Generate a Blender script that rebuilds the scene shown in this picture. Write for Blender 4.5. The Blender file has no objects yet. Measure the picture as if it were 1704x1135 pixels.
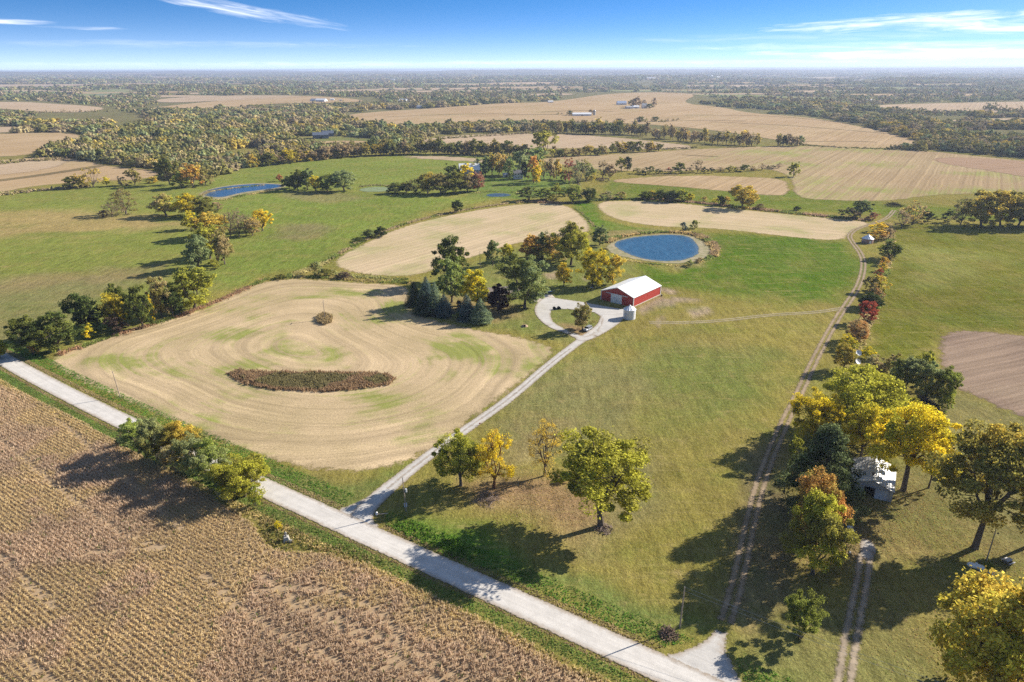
import bpy, bmesh, math, random
import numpy as np
from mathutils import Vector, Matrix
from mathutils.geometry import delaunay_2d_cdt

# ------------------------------------------------------------------ camera, sky, sun, exposure
C = bpy.context.scene.collection
scn = bpy.context.scene
PW, PH, F, HC, HOR = 1704, 1135, 1136.0, 100.0, 115.0
PITCH = math.atan((PH / 2 - HOR) / F)
ROLL = math.radians(0.27)
SUN_AZ, SUN_EL = math.radians(24), math.radians(29)      # azimuth from +X towards +Y

cd = bpy.data.cameras.new('camera'); cam = bpy.data.objects.new('camera', cd); C.objects.link(cam)
cd.sensor_width = 36; cd.lens = 36 * F / PW; cd.clip_end = 120000; cd.clip_start = 1
cam.location = (0, 0, HC)
cam.rotation_euler = (Matrix.Rotation(math.pi / 2 - PITCH, 3, 'X') @ Matrix.Rotation(-ROLL, 3, 'Z')).to_euler()
scn.camera = cam

w = bpy.data.worlds.new('World'); scn.world = w; w.use_nodes = True
nt = w.node_tree; N = nt.nodes; Lk = nt.links
for n in list(N): N.remove(n)
wo = N.new('ShaderNodeOutputWorld'); bg = N.new('ShaderNodeBackground'); Lk.new(bg.outputs[0], wo.inputs[0])
tc = N.new('ShaderNodeTexCoord')
sky = N.new('ShaderNodeTexSky'); sky.sky_type = 'NISHITA'; sky.sun_disc = False
sky.sun_elevation = SUN_EL; sky.sun_rotation = math.pi / 2 - SUN_AZ
sky.altitude = 300; sky.air_density = 1.0; sky.dust_density = 0.3; sky.ozone_density = 2.5
# the deep blue stands low over the horizon in the photograph: bend the height the sky is read at
sep = N.new('ShaderNodeSeparateXYZ'); Lk.new(tc.outputs['Generated'], sep.inputs[0])
mul = N.new('ShaderNodeMath'); mul.operation = 'MULTIPLY'; mul.inputs[1].default_value = 6.0
Lk.new(sep.outputs[2], mul.inputs[0])
add = N.new('ShaderNodeMath'); add.operation = 'ADD'; add.inputs[1].default_value = .16; Lk.new(mul.outputs[0], add.inputs[0])
cmb = N.new('ShaderNodeCombineXYZ')
Lk.new(sep.outputs[0], cmb.inputs[0]); Lk.new(sep.outputs[1], cmb.inputs[1]); Lk.new(add.outputs[0], cmb.inputs[2])
nrm = N.new('ShaderNodeVectorMath'); nrm.operation = 'NORMALIZE'; Lk.new(cmb.outputs[0], nrm.inputs[0])
Lk.new(nrm.outputs[0], sky.inputs[0])
hsv = N.new('ShaderNodeHueSaturation'); hsv.inputs['Saturation'].default_value = 1.34; hsv.inputs['Value'].default_value = 1.38
Lk.new(sky.outputs[0], hsv.inputs['Color'])

def wmath(op, a, b=None, clamp=False):
    m = N.new('ShaderNodeMath'); m.operation = op; m.use_clamp = clamp
    for i, v in enumerate((a, b)):
        if v is None: continue
        if isinstance(v, (int, float)): m.inputs[i].default_value = v
        else: Lk.new(v, m.inputs[i])
    return m.outputs[0]
# high thin cirrus: streaks by azimuth and elevation of the sky
azi = wmath('ARCTAN2', sep.outputs[0], sep.outputs[1])
def cloud(a0, e0, wa, we, tilt, seed, amount):
    da = wmath('SUBTRACT', azi, a0)
    de = wmath('SUBTRACT', wmath('SUBTRACT', sep.outputs[2], e0), wmath('MULTIPLY', da, tilt))
    cx = wmath('DIVIDE', da, wa); cy = wmath('DIVIDE', de, we)
    r = wmath('ADD', wmath('MULTIPLY', cx, cx), wmath('MULTIPLY', cy, cy))
    v = N.new('ShaderNodeCombineXYZ'); Lk.new(wmath('MULTIPLY', da, 16), v.inputs[0]); Lk.new(wmath('MULTIPLY', de, 190), v.inputs[1]); v.inputs[2].default_value = seed
    t = N.new('ShaderNodeTexNoise'); t.inputs['Scale'].default_value = 1.0; t.inputs['Detail'].default_value = 6; t.inputs['Roughness'].default_value = .62; t.inputs['Distortion'].default_value = .5
    Lk.new(v.outputs[0], t.inputs['Vector'])
    s = wmath('SUBTRACT', wmath('ADD', wmath('SUBTRACT', 1.0, r), wmath('MULTIPLY', wmath('SUBTRACT', t.outputs[0], .5), 3.4)), .0)
    return wmath('MULTIPLY', wmath('POWER', wmath('MULTIPLY', s, .62, True), 1.5), amount, True)
cl = None
for a in ((.50, .0500, .19, .0085, .03, 1.1, 1.0), (.60, .0400, .12, .0070, -.03, 2.3, 1.0), (.545, .0465, .07, .0075, -.15, 4.4, 1.0), (.52, .0155, .22, .0085, 0, 3.7, 1.0), (.62, .0140, .18, .0060, 0, 6.7, .9), (.50, .0245, .28, .0055, 0, 8.2, .5), (.40, .035, .3, .006, 0, 14.2, .2),
          (-.37, .0735, .10, .0085, -.16, 5.2, .8), (-.30, .0640, .10, .0070, -.16, 7.7, .5), (-.61, .0510, .07, .0035, 0, 9.1, 1.0), (-.52, .0465, .05, .0025, 0, 12.1, .4), (.0, .0075, .8, .0035, 0, 11.1, .4), (-.4, .03, .3, .005, 0, 13.1, .2)):
    c = cloud(*a); cl = c if cl is None else wmath('MAXIMUM', cl, c)
hw_ = N.new('ShaderNodeMixRGB'); Lk.new(wmath('MULTIPLY', wmath('POWER', 2.718, wmath('MULTIPLY', wmath('MAXIMUM', sep.outputs[2], 0), -38.0)), .70), hw_.inputs[0]); Lk.new(hsv.outputs[0], hw_.inputs[1]); hw_.inputs[2].default_value = (6.6, 7.3, 7.6, 1)
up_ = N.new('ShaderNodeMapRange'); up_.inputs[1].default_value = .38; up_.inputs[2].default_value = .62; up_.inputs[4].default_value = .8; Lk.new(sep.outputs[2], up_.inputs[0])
hi_ = N.new('ShaderNodeMixRGB'); Lk.new(up_.outputs[0], hi_.inputs[0]); Lk.new(hw_.outputs[0], hi_.inputs[1]); hi_.inputs[2].default_value = (1.35, 1.6, 2.15, 1)      # muted tone added to the unseen upper sky to tune shadow fill
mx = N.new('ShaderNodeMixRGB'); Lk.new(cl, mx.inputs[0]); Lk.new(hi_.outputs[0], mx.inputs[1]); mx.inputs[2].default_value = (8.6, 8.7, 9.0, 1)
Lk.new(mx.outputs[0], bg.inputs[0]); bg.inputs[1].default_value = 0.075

sd = bpy.data.lights.new('sun', 'SUN'); sun = bpy.data.objects.new('sun', sd); C.objects.link(sun)
sd.energy = 4.1; sd.angle = math.radians(0.53); sd.color = (1.0, .93, .82)
sdir = Vector((math.cos(SUN_AZ) * math.cos(SUN_EL), math.sin(SUN_AZ) * math.cos(SUN_EL), math.sin(SUN_EL)))
sun.rotation_euler = sdir.to_track_quat('Z', 'Y').to_euler(); sun.location = (200, 100, 300)
scn.view_settings.view_transform = 'Standard'; scn.view_settings.look = 'None'
scn.view_settings.gamma = 1; scn.view_settings.use_curve_mapping = False
scn.view_settings.exposure = 1.27
scn.cycles.use_denoising = False
scn.cycles.max_bounces = 6; scn.cycles.diffuse_bounces = 2; scn.cycles.glossy_bounces = 2
scn.cycles.transmission_bounces = 2; scn.cycles.transparent_max_bounces = 12; scn.cycles.volume_bounces = 0
scn.cycles.sample_clamp_indirect = 3; scn.cycles.sample_clamp_direct = 12

# ------------------------------------------------------------------ terrain and where a picture point lies on it
def sst(a, b, x):
    t = np.clip((x - a) / (b - a), 0, 1); return t * t * (3 - 2 * t)
def hgt(x, y):
    x = np.asarray(x, float); y = np.asarray(y, float); r = np.hypot(x, y)
    h = 6.0 * sst(650, 1700, r) * (np.sin(x / 240 + 1.3) * np.cos(y / 310 + .5) + .5 * np.sin((x + y) / 330))
    h = h + 14 * sst(2500, 7000, r) * (np.sin(x / 900 + .6) * np.cos(y / 1300) + .4 * np.sin(x / 420 - y / 900))
    h = h + 52 * sst(13000, 19000, r) * (1 + .32 * np.sin(x / 2100 + 1) + .22 * np.sin(x / 900 + 2) + .1 * np.sin(x / 350))
    return h
cp, sp = math.cos(PITCH), math.sin(PITCH); cr, sr = math.cos(ROLL), math.sin(ROLL)
def ray(px, py):
    x = px - PW / 2; y = PH / 2 - py
    x, y = (x * cr + y * sr) / F, (-x * sr + y * cr) / F
    return x, cp + y * sp, -sp + y * cp
def g(px, py):
    dx, dy, dz = ray(px, py)
    L0 = math.hypot(dx, dy)
    if dz < -1e-5:
        t = HC / -dz
        if t * L0 < 640: return dx * t, dy * t
    ts = 600 * 1.012 ** np.arange(330) / L0
    d = HC + dz * ts - hgt(dx * ts, dy * ts)
    k = np.argmax(d < 0)
    if d[k] >= 0: t = ts[-1]
    elif k == 0: t = ts[0]
    else:
        a = d[k - 1] / (d[k - 1] - d[k]); t = ts[k - 1] + a * (ts[k] - ts[k - 1])
    return dx * t, dy * t
def proj(x, y, z):
    zz = z - HC; dep = y * cp - zz * sp; up = y * sp + zz * cp
    u, v = x / dep * F, up / dep * F
    return PW / 2 + u * cr - v * sr, PH / 2 - (u * sr + v * cr), dep
def inpoly(P, xs, ys):
    P = np.asarray(P); n = len(P); c = np.zeros(len(xs), bool); j = n - 1
    for i in range(n):
        xi, yi = P[i]; xj, yj = P[j]
        if yi != yj:
            m = ((yi > ys) != (yj > ys)) & (xs < (xj - xi) * (ys - yi) / (yj - yi) + xi); c ^= m
        j = i
    return c
def edist(P, xs, ys):
    P = np.asarray(P); d = np.full(len(xs), 1e9)
    for i in range(len(P)):
        a = P[i]; b = P[(i + 1) % len(P)]; ab = b - a; l2 = ab @ ab + 1e-12
        t = np.clip(((xs - a[0]) * ab[0] + (ys - a[1]) * ab[1]) / l2, 0, 1)
        d = np.minimum(d, np.hypot(xs - a[0] - t * ab[0], ys - a[1] - t * ab[1]))
    return d
def vnoise(x, y, s, seed=0):
    x = np.asarray(x) / s; y = np.asarray(y) / s
    xi = np.floor(x).astype(np.int64); yi = np.floor(y).astype(np.int64); fx = x - xi; fy = y - yi
    fx = fx * fx * (3 - 2 * fx); fy = fy * fy * (3 - 2 * fy)
    def hsh(a, b):
        n = (a * 374761393 + b * 668265263 + seed * 974711) & 0x7fffffff
        n = ((n ^ (n >> 13)) * 1274126177) & 0x7fffffff
        return ((n ^ (n >> 16)) & 0xffff) / 65535.0
    return (hsh(xi, yi) * (1 - fx) + hsh(xi + 1, yi) * fx) * (1 - fy) + (hsh(xi, yi + 1) * (1 - fx) + hsh(xi + 1, yi + 1) * fx) * fy
def W(pts): return [g(*p) for p in pts]
def chaikin(P, n=2, closed=True):
    P = [np.array(p, float) for p in P]
    for _ in range(n):
        Q = []
        m = len(P) if closed else len(P) - 1
        if not closed: Q.append(P[0])
        for i in range(m):
            a, b = P[i], P[(i + 1) % len(P)]; Q += [a * .75 + b * .25, a * .25 + b * .75]
        if not closed: Q.append(P[-1])
        P = Q
    return P
def densify(P, step, closed=True):
    Q = []; m = len(P) if closed else len(P) - 1
    for i in range(m):
        a, b = np.array(P[i]), np.array(P[(i + 1) % len(P)]); k = max(1, int(np.hypot(*(b - a)) / step))
        for j in range(k): Q.append(a + (b - a) * j / k)
    if not closed: Q.append(np.array(P[-1]))
    return np.array(Q)

# ------------------------------------------------------------------ object helpers
def tag(o, label=None, cat=None, group=None, kind=None):
    if label: o['label'] = label
    if cat: o['category'] = cat
    if group: o['group'] = group
    if kind: o['kind'] = kind
    return o
def empty(name, loc, rz=0):
    o = bpy.data.objects.new(name, None); C.objects.link(o); o.location = loc; o.rotation_euler = (0, 0, rz); o.empty_display_size = .5
    return o
def link(name, me, mat=None, parent=None):
    o = bpy.data.objects.new(name, me); C.objects.link(o)
    if mat: me.materials.append(mat)
    if parent: o.parent = parent
    return o
def quadmesh(name, V, nper=4, attr=None, col=None):
    n = len(V) // nper; me = bpy.data.meshes.new(name)
    me.vertices.add(len(V)); me.vertices.foreach_set('co', np.asarray(V, np.float32).ravel())
    me.loops.add(len(V)); me.loops.foreach_set('vertex_index', np.arange(len(V), dtype=np.int32))
    me.polygons.add(n); me.polygons.foreach_set('loop_start', np.arange(0, len(V), nper, dtype=np.int32))
    me.update(calc_edges=True)
    if attr is not None:
        a = me.attributes.new('lv', 'FLOAT', 'FACE'); a.data.foreach_set('value', np.asarray(attr, np.float32))
    if col is not None:
        a = me.attributes.new('col', 'FLOAT_COLOR', 'FACE'); c4 = np.ones((n, 4), np.float32); c4[:, :3] = col
        a.data.foreach_set('color', c4.ravel())
    return me
class MB:
    def __init__(s): s.v = []; s.f = []
    def box(s, x0, y0, z0, x1, y1, z1):
        b = len(s.v); s.v += [(x0, y0, z0), (x1, y0, z0), (x1, y1, z0), (x0, y1, z0), (x0, y0, z1), (x1, y0, z1), (x1, y1, z1), (x0, y1, z1)]
        s.f += [tuple(b + i for i in q) for q in ((0, 3, 2, 1), (4, 5, 6, 7), (0, 1, 5, 4), (1, 2, 6, 5), (2, 3, 7, 6), (3, 0, 4, 7))]; return s
    def poly(s, pts, faces):
        b = len(s.v); s.v += list(pts); s.f += [tuple(b + i for i in q) for q in faces]; return s
    def tube(s, pts, rads, n=8, cap=True):
        pts = [Vector(p) for p in pts]; b = len(s.v); up = Vector((0, 0, 1))
        for i, p in enumerate(pts):
            d = (pts[min(i + 1, len(pts) - 1)] - pts[max(i - 1, 0)]).normalized()
            u = d.cross(up if abs(d.z) < .95 else Vector((1, 0, 0))).normalized(); v = d.cross(u)
            for k in range(n):
                a = 2 * math.pi * k / n; q = p + (u * math.cos(a) + v * math.sin(a)) * rads[i]; s.v.append(tuple(q))
        for i in range(len(pts) - 1):
            for k in range(n):
                k2 = (k + 1) % n; s.f.append((b + i * n + k, b + i * n + k2, b + (i + 1) * n + k2, b + (i + 1) * n + k))
        if cap:
            s.f.append(tuple(b + k for k in range(n))[::-1]); s.f.append(tuple(b + (len(pts) - 1) * n + k for k in range(n)))
        return s
    def mesh(s, name):
        me = bpy.data.meshes.new(name); me.from_pydata(s.v, [], s.f)
        bm = bmesh.new(); bm.from_mesh(me); bmesh.ops.recalc_face_normals(bm, faces=bm.faces); bm.to_mesh(me); bm.free()
        return me
    def build(s, name, mat, parent=None, bev=0):
        o = link(name, s.mesh(name), mat, parent)
        if bev: m = o.modifiers.new('bevel', 'BEVEL'); m.width = bev; m.segments = 1; m.limit_method = 'ANGLE'
        return o

# ------------------------------------------------------------------ materials
class Mat:
    def __init__(s, name, rough=.9, spec=.15):
        s.m = bpy.data.materials.new(name); s.m.use_nodes = True; s.t = s.m.node_tree
        s.b = s.t.nodes['Principled BSDF']; s.b.inputs['Roughness'].default_value = rough
        s.b.inputs['Specular IOR Level'].default_value = spec
        s.geo = s.n('ShaderNodeNewGeometry')
    def n(s, t): return s.t.nodes.new(t)
    def l(s, a, b): s.t.links.new(a, b)
    def sock(s, inp, v):
        if isinstance(v, (int, float)): inp.default_value = v
        elif isinstance(v, tuple): inp.default_value = v if len(v) != 3 or inp.type != 'RGBA' else (*v, 1)
        else: s.l(v, inp)
    def math(s, op, a, b=0, clamp=False):
        m = s.n('ShaderNodeMath'); m.operation = op; m.use_clamp = clamp; s.sock(m.inputs[0], a); s.sock(m.inputs[1], b); return m.outputs[0]
    def mix(s, f, a, b, mode='MIX'):
        m = s.n('ShaderNodeMixRGB'); m.blend_type = mode; s.sock(m.inputs[0], f); s.sock(m.inputs[1], a); s.sock(m.inputs[2], b); return m.outputs[0]
    def vec(s, v, sc=(1, 1, 1), rot=(0, 0, 0)):
        m = s.n('ShaderNodeMapping'); s.l(v, m.inputs[0]); m.inputs['Scale'].default_value = sc; m.inputs['Rotation'].default_value = rot; return m.outputs[0]
    def noise(s, scale, detail=4, rough=.55, v=None, dist=0):
        t = s.n('ShaderNodeTexNoise'); t.inputs['Scale'].default_value = scale; t.inputs['Detail'].default_value = detail
        t.inputs['Roughness'].default_value = rough; t.inputs['Distortion'].default_value = dist
        s.l(v if v is not None else s.geo.outputs['Position'], t.inputs['Vector']); return t.outputs[0]
    def ramp(s, x, a, b):
        m = s.n('ShaderNodeMapRange'); m.interpolation_type = 'SMOOTHSTEP'; s.sock(m.inputs[0], x); m.inputs[1].default_value = a; m.inputs[2].default_value = b; return m.outputs[0]
    def attr(s, name, out='Fac', typ='GEOMETRY'):
        a = s.n('ShaderNodeAttribute'); a.attribute_name = name; a.attribute_type = typ; return a.outputs[out]
    def gray(s, x, lo, hi):
        m = s.n('ShaderNodeMapRange'); s.sock(m.inputs[0], x); m.inputs[1].default_value = .25; m.inputs[2].default_value = .75
        m.inputs[3].default_value = lo; m.inputs[4].default_value = hi
        c = s.n('ShaderNodeCombineXYZ'); [s.l(m.outputs[0], c.inputs[i]) for i in range(3)]; return c.outputs[0]
    def base(s, c): s.sock(s.b.inputs['Base Color'], c); return s
    def bump(s, h, st=.5, d=.1):
        b = s.n('ShaderNodeBump'); b.inputs['Strength'].default_value = st; b.inputs['Distance'].default_value = d; s.l(h, b.inputs['Height']); s.l(b.outputs[0], s.b.inputs['Normal'])
    def alpha(s, a): s.l(a, s.b.inputs['Alpha'])
def edge_alpha(m, wd, big=.35, small=2.5):
    ed = m.attr('ed'); nz = m.math('ADD', m.math('MULTIPLY', m.math('SUBTRACT', m.noise(big), .5), 2.2), m.math('MULTIPLY', m.math('SUBTRACT', m.noise(small, 5, .7), .5), 1.6))
    x = m.math('ADD', m.math('DIVIDE', ed, wd), nz)
    return m.ramp(x, .15, .85)

def grass_mat():
    m = Mat('grass', 1.0, 0.0); t = m.attr('tint', 'Color'); P = m.geo.outputs['Position']
    dry = m.math('MULTIPLY', m.ramp(m.noise(.045, 6, .62, dist=.6), .42, .68), .30)
    c = m.mix(dry, t, (.29, .215, .075))
    gn = m.math('MULTIPLY', m.ramp(m.noise(.035, 6, .65), .46, .68), .42)
    c = m.mix(gn, c, (.12, .165, .03))
    st = m.noise(.5, 5, .75, m.vec(P, (1, .22, 1), (0, 0, .35)))
    st2 = m.noise(.4, 4, .7, m.vec(P, (1, .18, 1), (0, 0, -.75)))
    c = m.mix(1.0, c, m.gray(st, .66, 1.34), 'MULTIPLY'); c = m.mix(1.0, c, m.gray(st2, .72, 1.28), 'MULTIPLY')
    mow = m.noise(1.0, 3, .6, m.vec(P, (.05, .55, 1), (0, 0, -1.12))); c = m.mix(m.math('MULTIPLY', m.ramp(mow, .52, .70), .35), c, (.33, .27, .10))
    c = m.mix(m.math('MULTIPLY', m.ramp(m.noise(.16, 5, .7), .55, .72), .5), c, (.34, .26, .11))
    c = m.mix(1.0, c, m.gray(m.noise(2.6, 3, .8), .62, 1.38), 'MULTIPLY')
    tuft = m.ramp(m.noise(1.3, 2, .6, m.vec(P, (1, .6, 1), (0, 0, .5))), .34, .66); c = m.mix(1.0, c, m.gray(tuft, .84, 1.08), 'MULTIPLY')
    c = m.mix(m.math('MULTIPLY', m.ramp(m.noise(.7, 4, .7), .56, .68), .40), c, (.30, .24, .08))
    c = m.mix(m.math('MULTIPLY', m.ramp(m.noise(.9, 4, .7, m.vec(P, (1, 1, 1), (.3, 0, 1))), .58, .70), .5), c, (.085, .12, .02))
    c = m.mix(1.0, c, m.gray(m.noise(.012, 3, .5), .88, 1.13), 'MULTIPLY')
    m.base(c); m.bump(m.noise(1.8, 4, .75), .9, .35); return m.m
def stubble_mat(name, ca, cb, cg, period, green=.35, rows=False, alpha_w=3.2, far=False):
    m = Mat(name, 1.0, 0.0); P = m.geo.outputs['Position']; ed = m.attr('ed'); st = m.attr('st', 'Vector')
    es = m.attr('es')
    if rows:
        sx = m.n('ShaderNodeSeparateXYZ'); m.l(st, sx.inputs[0]); dd = sx.outputs[1]
    else: dd = es
    wob = m.math('ADD', dd, m.math('MULTIPLY', m.noise(.018, 3), 4.0))
    s1 = m.math('SINE', m.math('MULTIPLY', wob, 2 * math.pi / period))
    s2 = m.math('SINE', m.math('MULTIPLY', wob, 2 * math.pi / (period / 2.7)))
    s = m.math('ADD', m.math('MULTIPLY', s1, .5), m.math('MULTIPLY', s2, .5))
    s = m.math('MULTIPLY', s, m.ramp(m.noise(.03, 3), .3, .62))
    # long streaks that run with the pass lines
    cv = m.n('ShaderNodeCombineXYZ'); m.l(m.math('MULTIPLY', wob, .8 if not far else .3), cv.inputs[0]); m.l(m.noise(.012, 2), cv.inputs[1])
    stk = m.n('ShaderNodeTexNoise'); stk.inputs['Scale'].default_value = 1; stk.inputs['Detail'].default_value = 5; stk.inputs['Roughness'].default_value = .7; m.l(cv.outputs[0], stk.inputs['Vector'])
    c = m.mix(m.ramp(m.noise(.02 if not far else .006, 5, .6), .35, .65), ca, cb)
    gf = m.math('MULTIPLY', m.ramp(m.math('ADD', m.noise(.028 if not far else .008, 4, .6), m.math('MULTIPLY', m.math('SUBTRACT', stk.outputs[0], .5), .5)), .49, .70), green * 2, True)
    c = m.mix(gf, c, cg)
    c = m.mix(1.0, c, m.gray(m.math('ADD', m.math('MULTIPLY', s, .20), .5), .78, 1.18), 'MULTIPLY')
    c = m.mix(1.0, c, m.gray(stk.outputs[0], .68, 1.26), 'MULTIPLY')
    c = m.mix(1.0, c, m.gray(m.noise(1.7, 3, .8), .62, 1.36), 'MULTIPLY')
    c = m.mix(m.math('MULTIPLY', m.ramp(m.noise(.55, 4, .7, m.vec(st if rows else P, (.3, 1, 1))), .56, .72), .5), c, tuple(v * .62 for v in cb))
    m.base(c); m.bump(m.noise(2.5, 4, .8), .5, .2)
    m.alpha(edge_alpha(m, alpha_w, .35 if not far else .08, 2.5 if not far else .6)); return m.m
def gravel_mat(name, col, edge=.6, streak=True, dirty=(.30, .23, .16)):
    m = Mat(name); ed = m.attr('ed')
    st = m.attr('st', 'Vector')
    c = m.mix(m.ramp(m.noise(.25, 5, .6), .35, .7), col, tuple(x * .86 for x in col))
    if streak:
        s = m.noise(1.0, 5, .65, m.vec(st, (.03, 1.1, 1))); c = m.mix(1.0, c, m.gray(s, .84, 1.12), 'MULTIPLY')
    e = m.math('SUBTRACT', 1.0, m.ramp(m.math('ADD', ed, m.math('MULTIPLY', m.math('SUBTRACT', m.noise(.8, 5, .7), .5), 2.2)), .1, 1.5))
    c = m.mix(m.math('MULTIPLY', e, .75), c, dirty)
    c = m.mix(1.0, c, m.gray(m.noise(4, 4, .8), .82, 1.15), 'MULTIPLY'); m.base(c)
    m.bump(m.noise(5, 4, .8), .4, .08)
    m.alpha(edge_alpha(m, edge, 1.2, 5)); return m.m
def track_mat(name, col, strength=1.0, rut=.95, rw=.55, edge=1.0):
    # two wheel ruts either side of a grassy crown; 'st' y = metres from the centre line
    m = Mat(name); st = m.attr('st', 'Vector'); sx = m.n('ShaderNodeSeparateXYZ'); m.l(st, sx.inputs[0])
    a = m.math('ABSOLUTE', sx.outputs[1]); d = m.math('ABSOLUTE', m.math('SUBTRACT', a, rut))
    x = m.math('ADD', m.math('SUBTRACT', rw, d), m.math('MULTIPLY', m.math('SUBTRACT', m.noise(.9, 5, .75), .5), 2.0))
    al = m.math('MULTIPLY', m.ramp(x, -.35, .45), strength)
    c = m.mix(m.ramp(m.noise(.3, 5), .35, .65), col, tuple(v * .72 for v in col)); c = m.mix(1.0, c, m.gray(m.noise(3.5, 4, .8), .75, 1.2), 'MULTIPLY')
    m.base(c); m.alpha(al); return m.m
def leaf_mat():
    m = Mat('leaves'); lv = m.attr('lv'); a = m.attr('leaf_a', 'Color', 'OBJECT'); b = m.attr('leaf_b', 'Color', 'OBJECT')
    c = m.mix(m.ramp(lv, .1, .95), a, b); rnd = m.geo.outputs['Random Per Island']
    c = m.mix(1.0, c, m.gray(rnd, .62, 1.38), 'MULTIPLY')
    d = m.n('ShaderNodeBsdfDiffuse'); t = m.n('ShaderNodeBsdfTranslucent'); x = m.n('ShaderNodeMixShader'); x.inputs[0].default_value = .5
    m.l(c, d.inputs[0]); m.l(c, t.inputs[0]); m.l(d.outputs[0], x.inputs[1]); m.l(t.outputs[0], x.inputs[2])
    m.l(x.outputs[0], m.t.nodes['Material Output'].inputs[0]); return m.m
def col_leaf_mat(name, tr=.25):
    m = Mat(name); c = m.attr('col', 'Color')
    d = m.n('ShaderNodeBsdfDiffuse'); t = m.n('ShaderNodeBsdfTranslucent'); x = m.n('ShaderNodeMixShader'); x.inputs[0].default_value = tr
    m.l(c, d.inputs[0]); m.l(c, t.inputs[0]); m.l(d.outputs[0], x.inputs[1]); m.l(t.outputs[0], x.inputs[2])
    m.l(x.outputs[0], m.t.nodes['Material Output'].inputs[0]); return m.m
def plain(name, col, rough=.7, spec=.3, var=.1, scale=1.5, metal=0):
    m = Mat(name, rough, spec); m.b.inputs['Metallic'].default_value = metal
    tcn = m.n('ShaderNodeTexCoord'); m.base(m.mix(1.0, col, m.gray(m.noise(scale, 5, .65, tcn.outputs['Object']), 1 - var * 2, 1 + var), 'MULTIPLY')); return m.m
def ribbed(name, col, axis, freq, rough=.5, spec=.4, depth=.03, var=.08, metal=0, dirt=None):
    m = Mat(name, rough, spec); m.b.inputs['Metallic'].default_value = metal
    tcn = m.n('ShaderNodeTexCoord'); sx = m.n('ShaderNodeSeparateXYZ'); m.l(tcn.outputs['Object'], sx.inputs[0])
    x = sx.outputs[axis] if axis < 3 else m.math('ADD', sx.outputs[0], sx.outputs[1])
    s = m.math('SINE', m.math('MULTIPLY', x, 2 * math.pi * freq)); s = m.math('POWER', m.math('ADD', m.math('MULTIPLY', s, .5), .5), 4.0)
    c = m.mix(1.0, col, m.gray(m.noise(.6, 5, .65, tcn.outputs['Object']), 1 - var * 2, 1 + var), 'MULTIPLY')
    if dirt: c = m.mix(m.math('MULTIPLY', m.ramp(m.noise(.8, 6, .7, m.vec(tcn.outputs['Object'], (1, 1, .25))), .45, .8), .5), c, dirt)
    m.base(c); m.bump(s, 1.0, depth); return m.m

M = {}
M['leaf'] = leaf_mat()
M['bark'] = plain('bark', (.16, .125, .095), .95, .1, .3, 2.5)
M['bark_red'] = plain('bark_reddish', (.22, .10, .05), .95, .1, .3, 2.5)
M['grass'] = grass_mat()
M['white'] = plain('white_paint', (.72, .72, .70), .5, .3, .04)
M['wood'] = plain('weathered_wood', (.20, .165, .13), .9, .1, .25, 3)
M['pole'] = plain('pole_wood', (.34, .28, .22), .9, .1, .2, 3)
M['glass'] = plain('dark_glass', (.02, .025, .03), .08, .6, .0)
M['black'] = plain('black_rubber', (.02, .02, .02), .8, .2, .1)
M['dark'] = plain('dark_interior', (.02, .018, .016), .95, .05, .1)
M['concrete'] = plain('concrete', (.42, .40, .36), .9, .15, .18, 2)
M['red_wall'] = ribbed('red_ribbed_steel', (.40, .045, .035), 3, 1.1, .45, .35, .03)
M['white_roof'] = ribbed('white_ribbed_roof', (.80, .80, .79), 1, 1.1, .4, .4, .03, .03)
M['tin'] = ribbed('galvanised_roof', (.50, .50, .49), 1, 1.5, .45, .5, .04, .15, .35, (.30, .24, .18))
M['tin_wall'] = ribbed('galvanised_wall', (.40, .42, .45), 3, 1.5, .5, .4, .03, .12, .2)
M['bin'] = ribbed('corrugated_bin', (.72, .73, .74), 2, 3.0, .4, .5, .05, .04, .15)
M['bin_roof'] = plain('bin_roof', (.76, .77, .78), .4, .5, .05, 1, .15)

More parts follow.
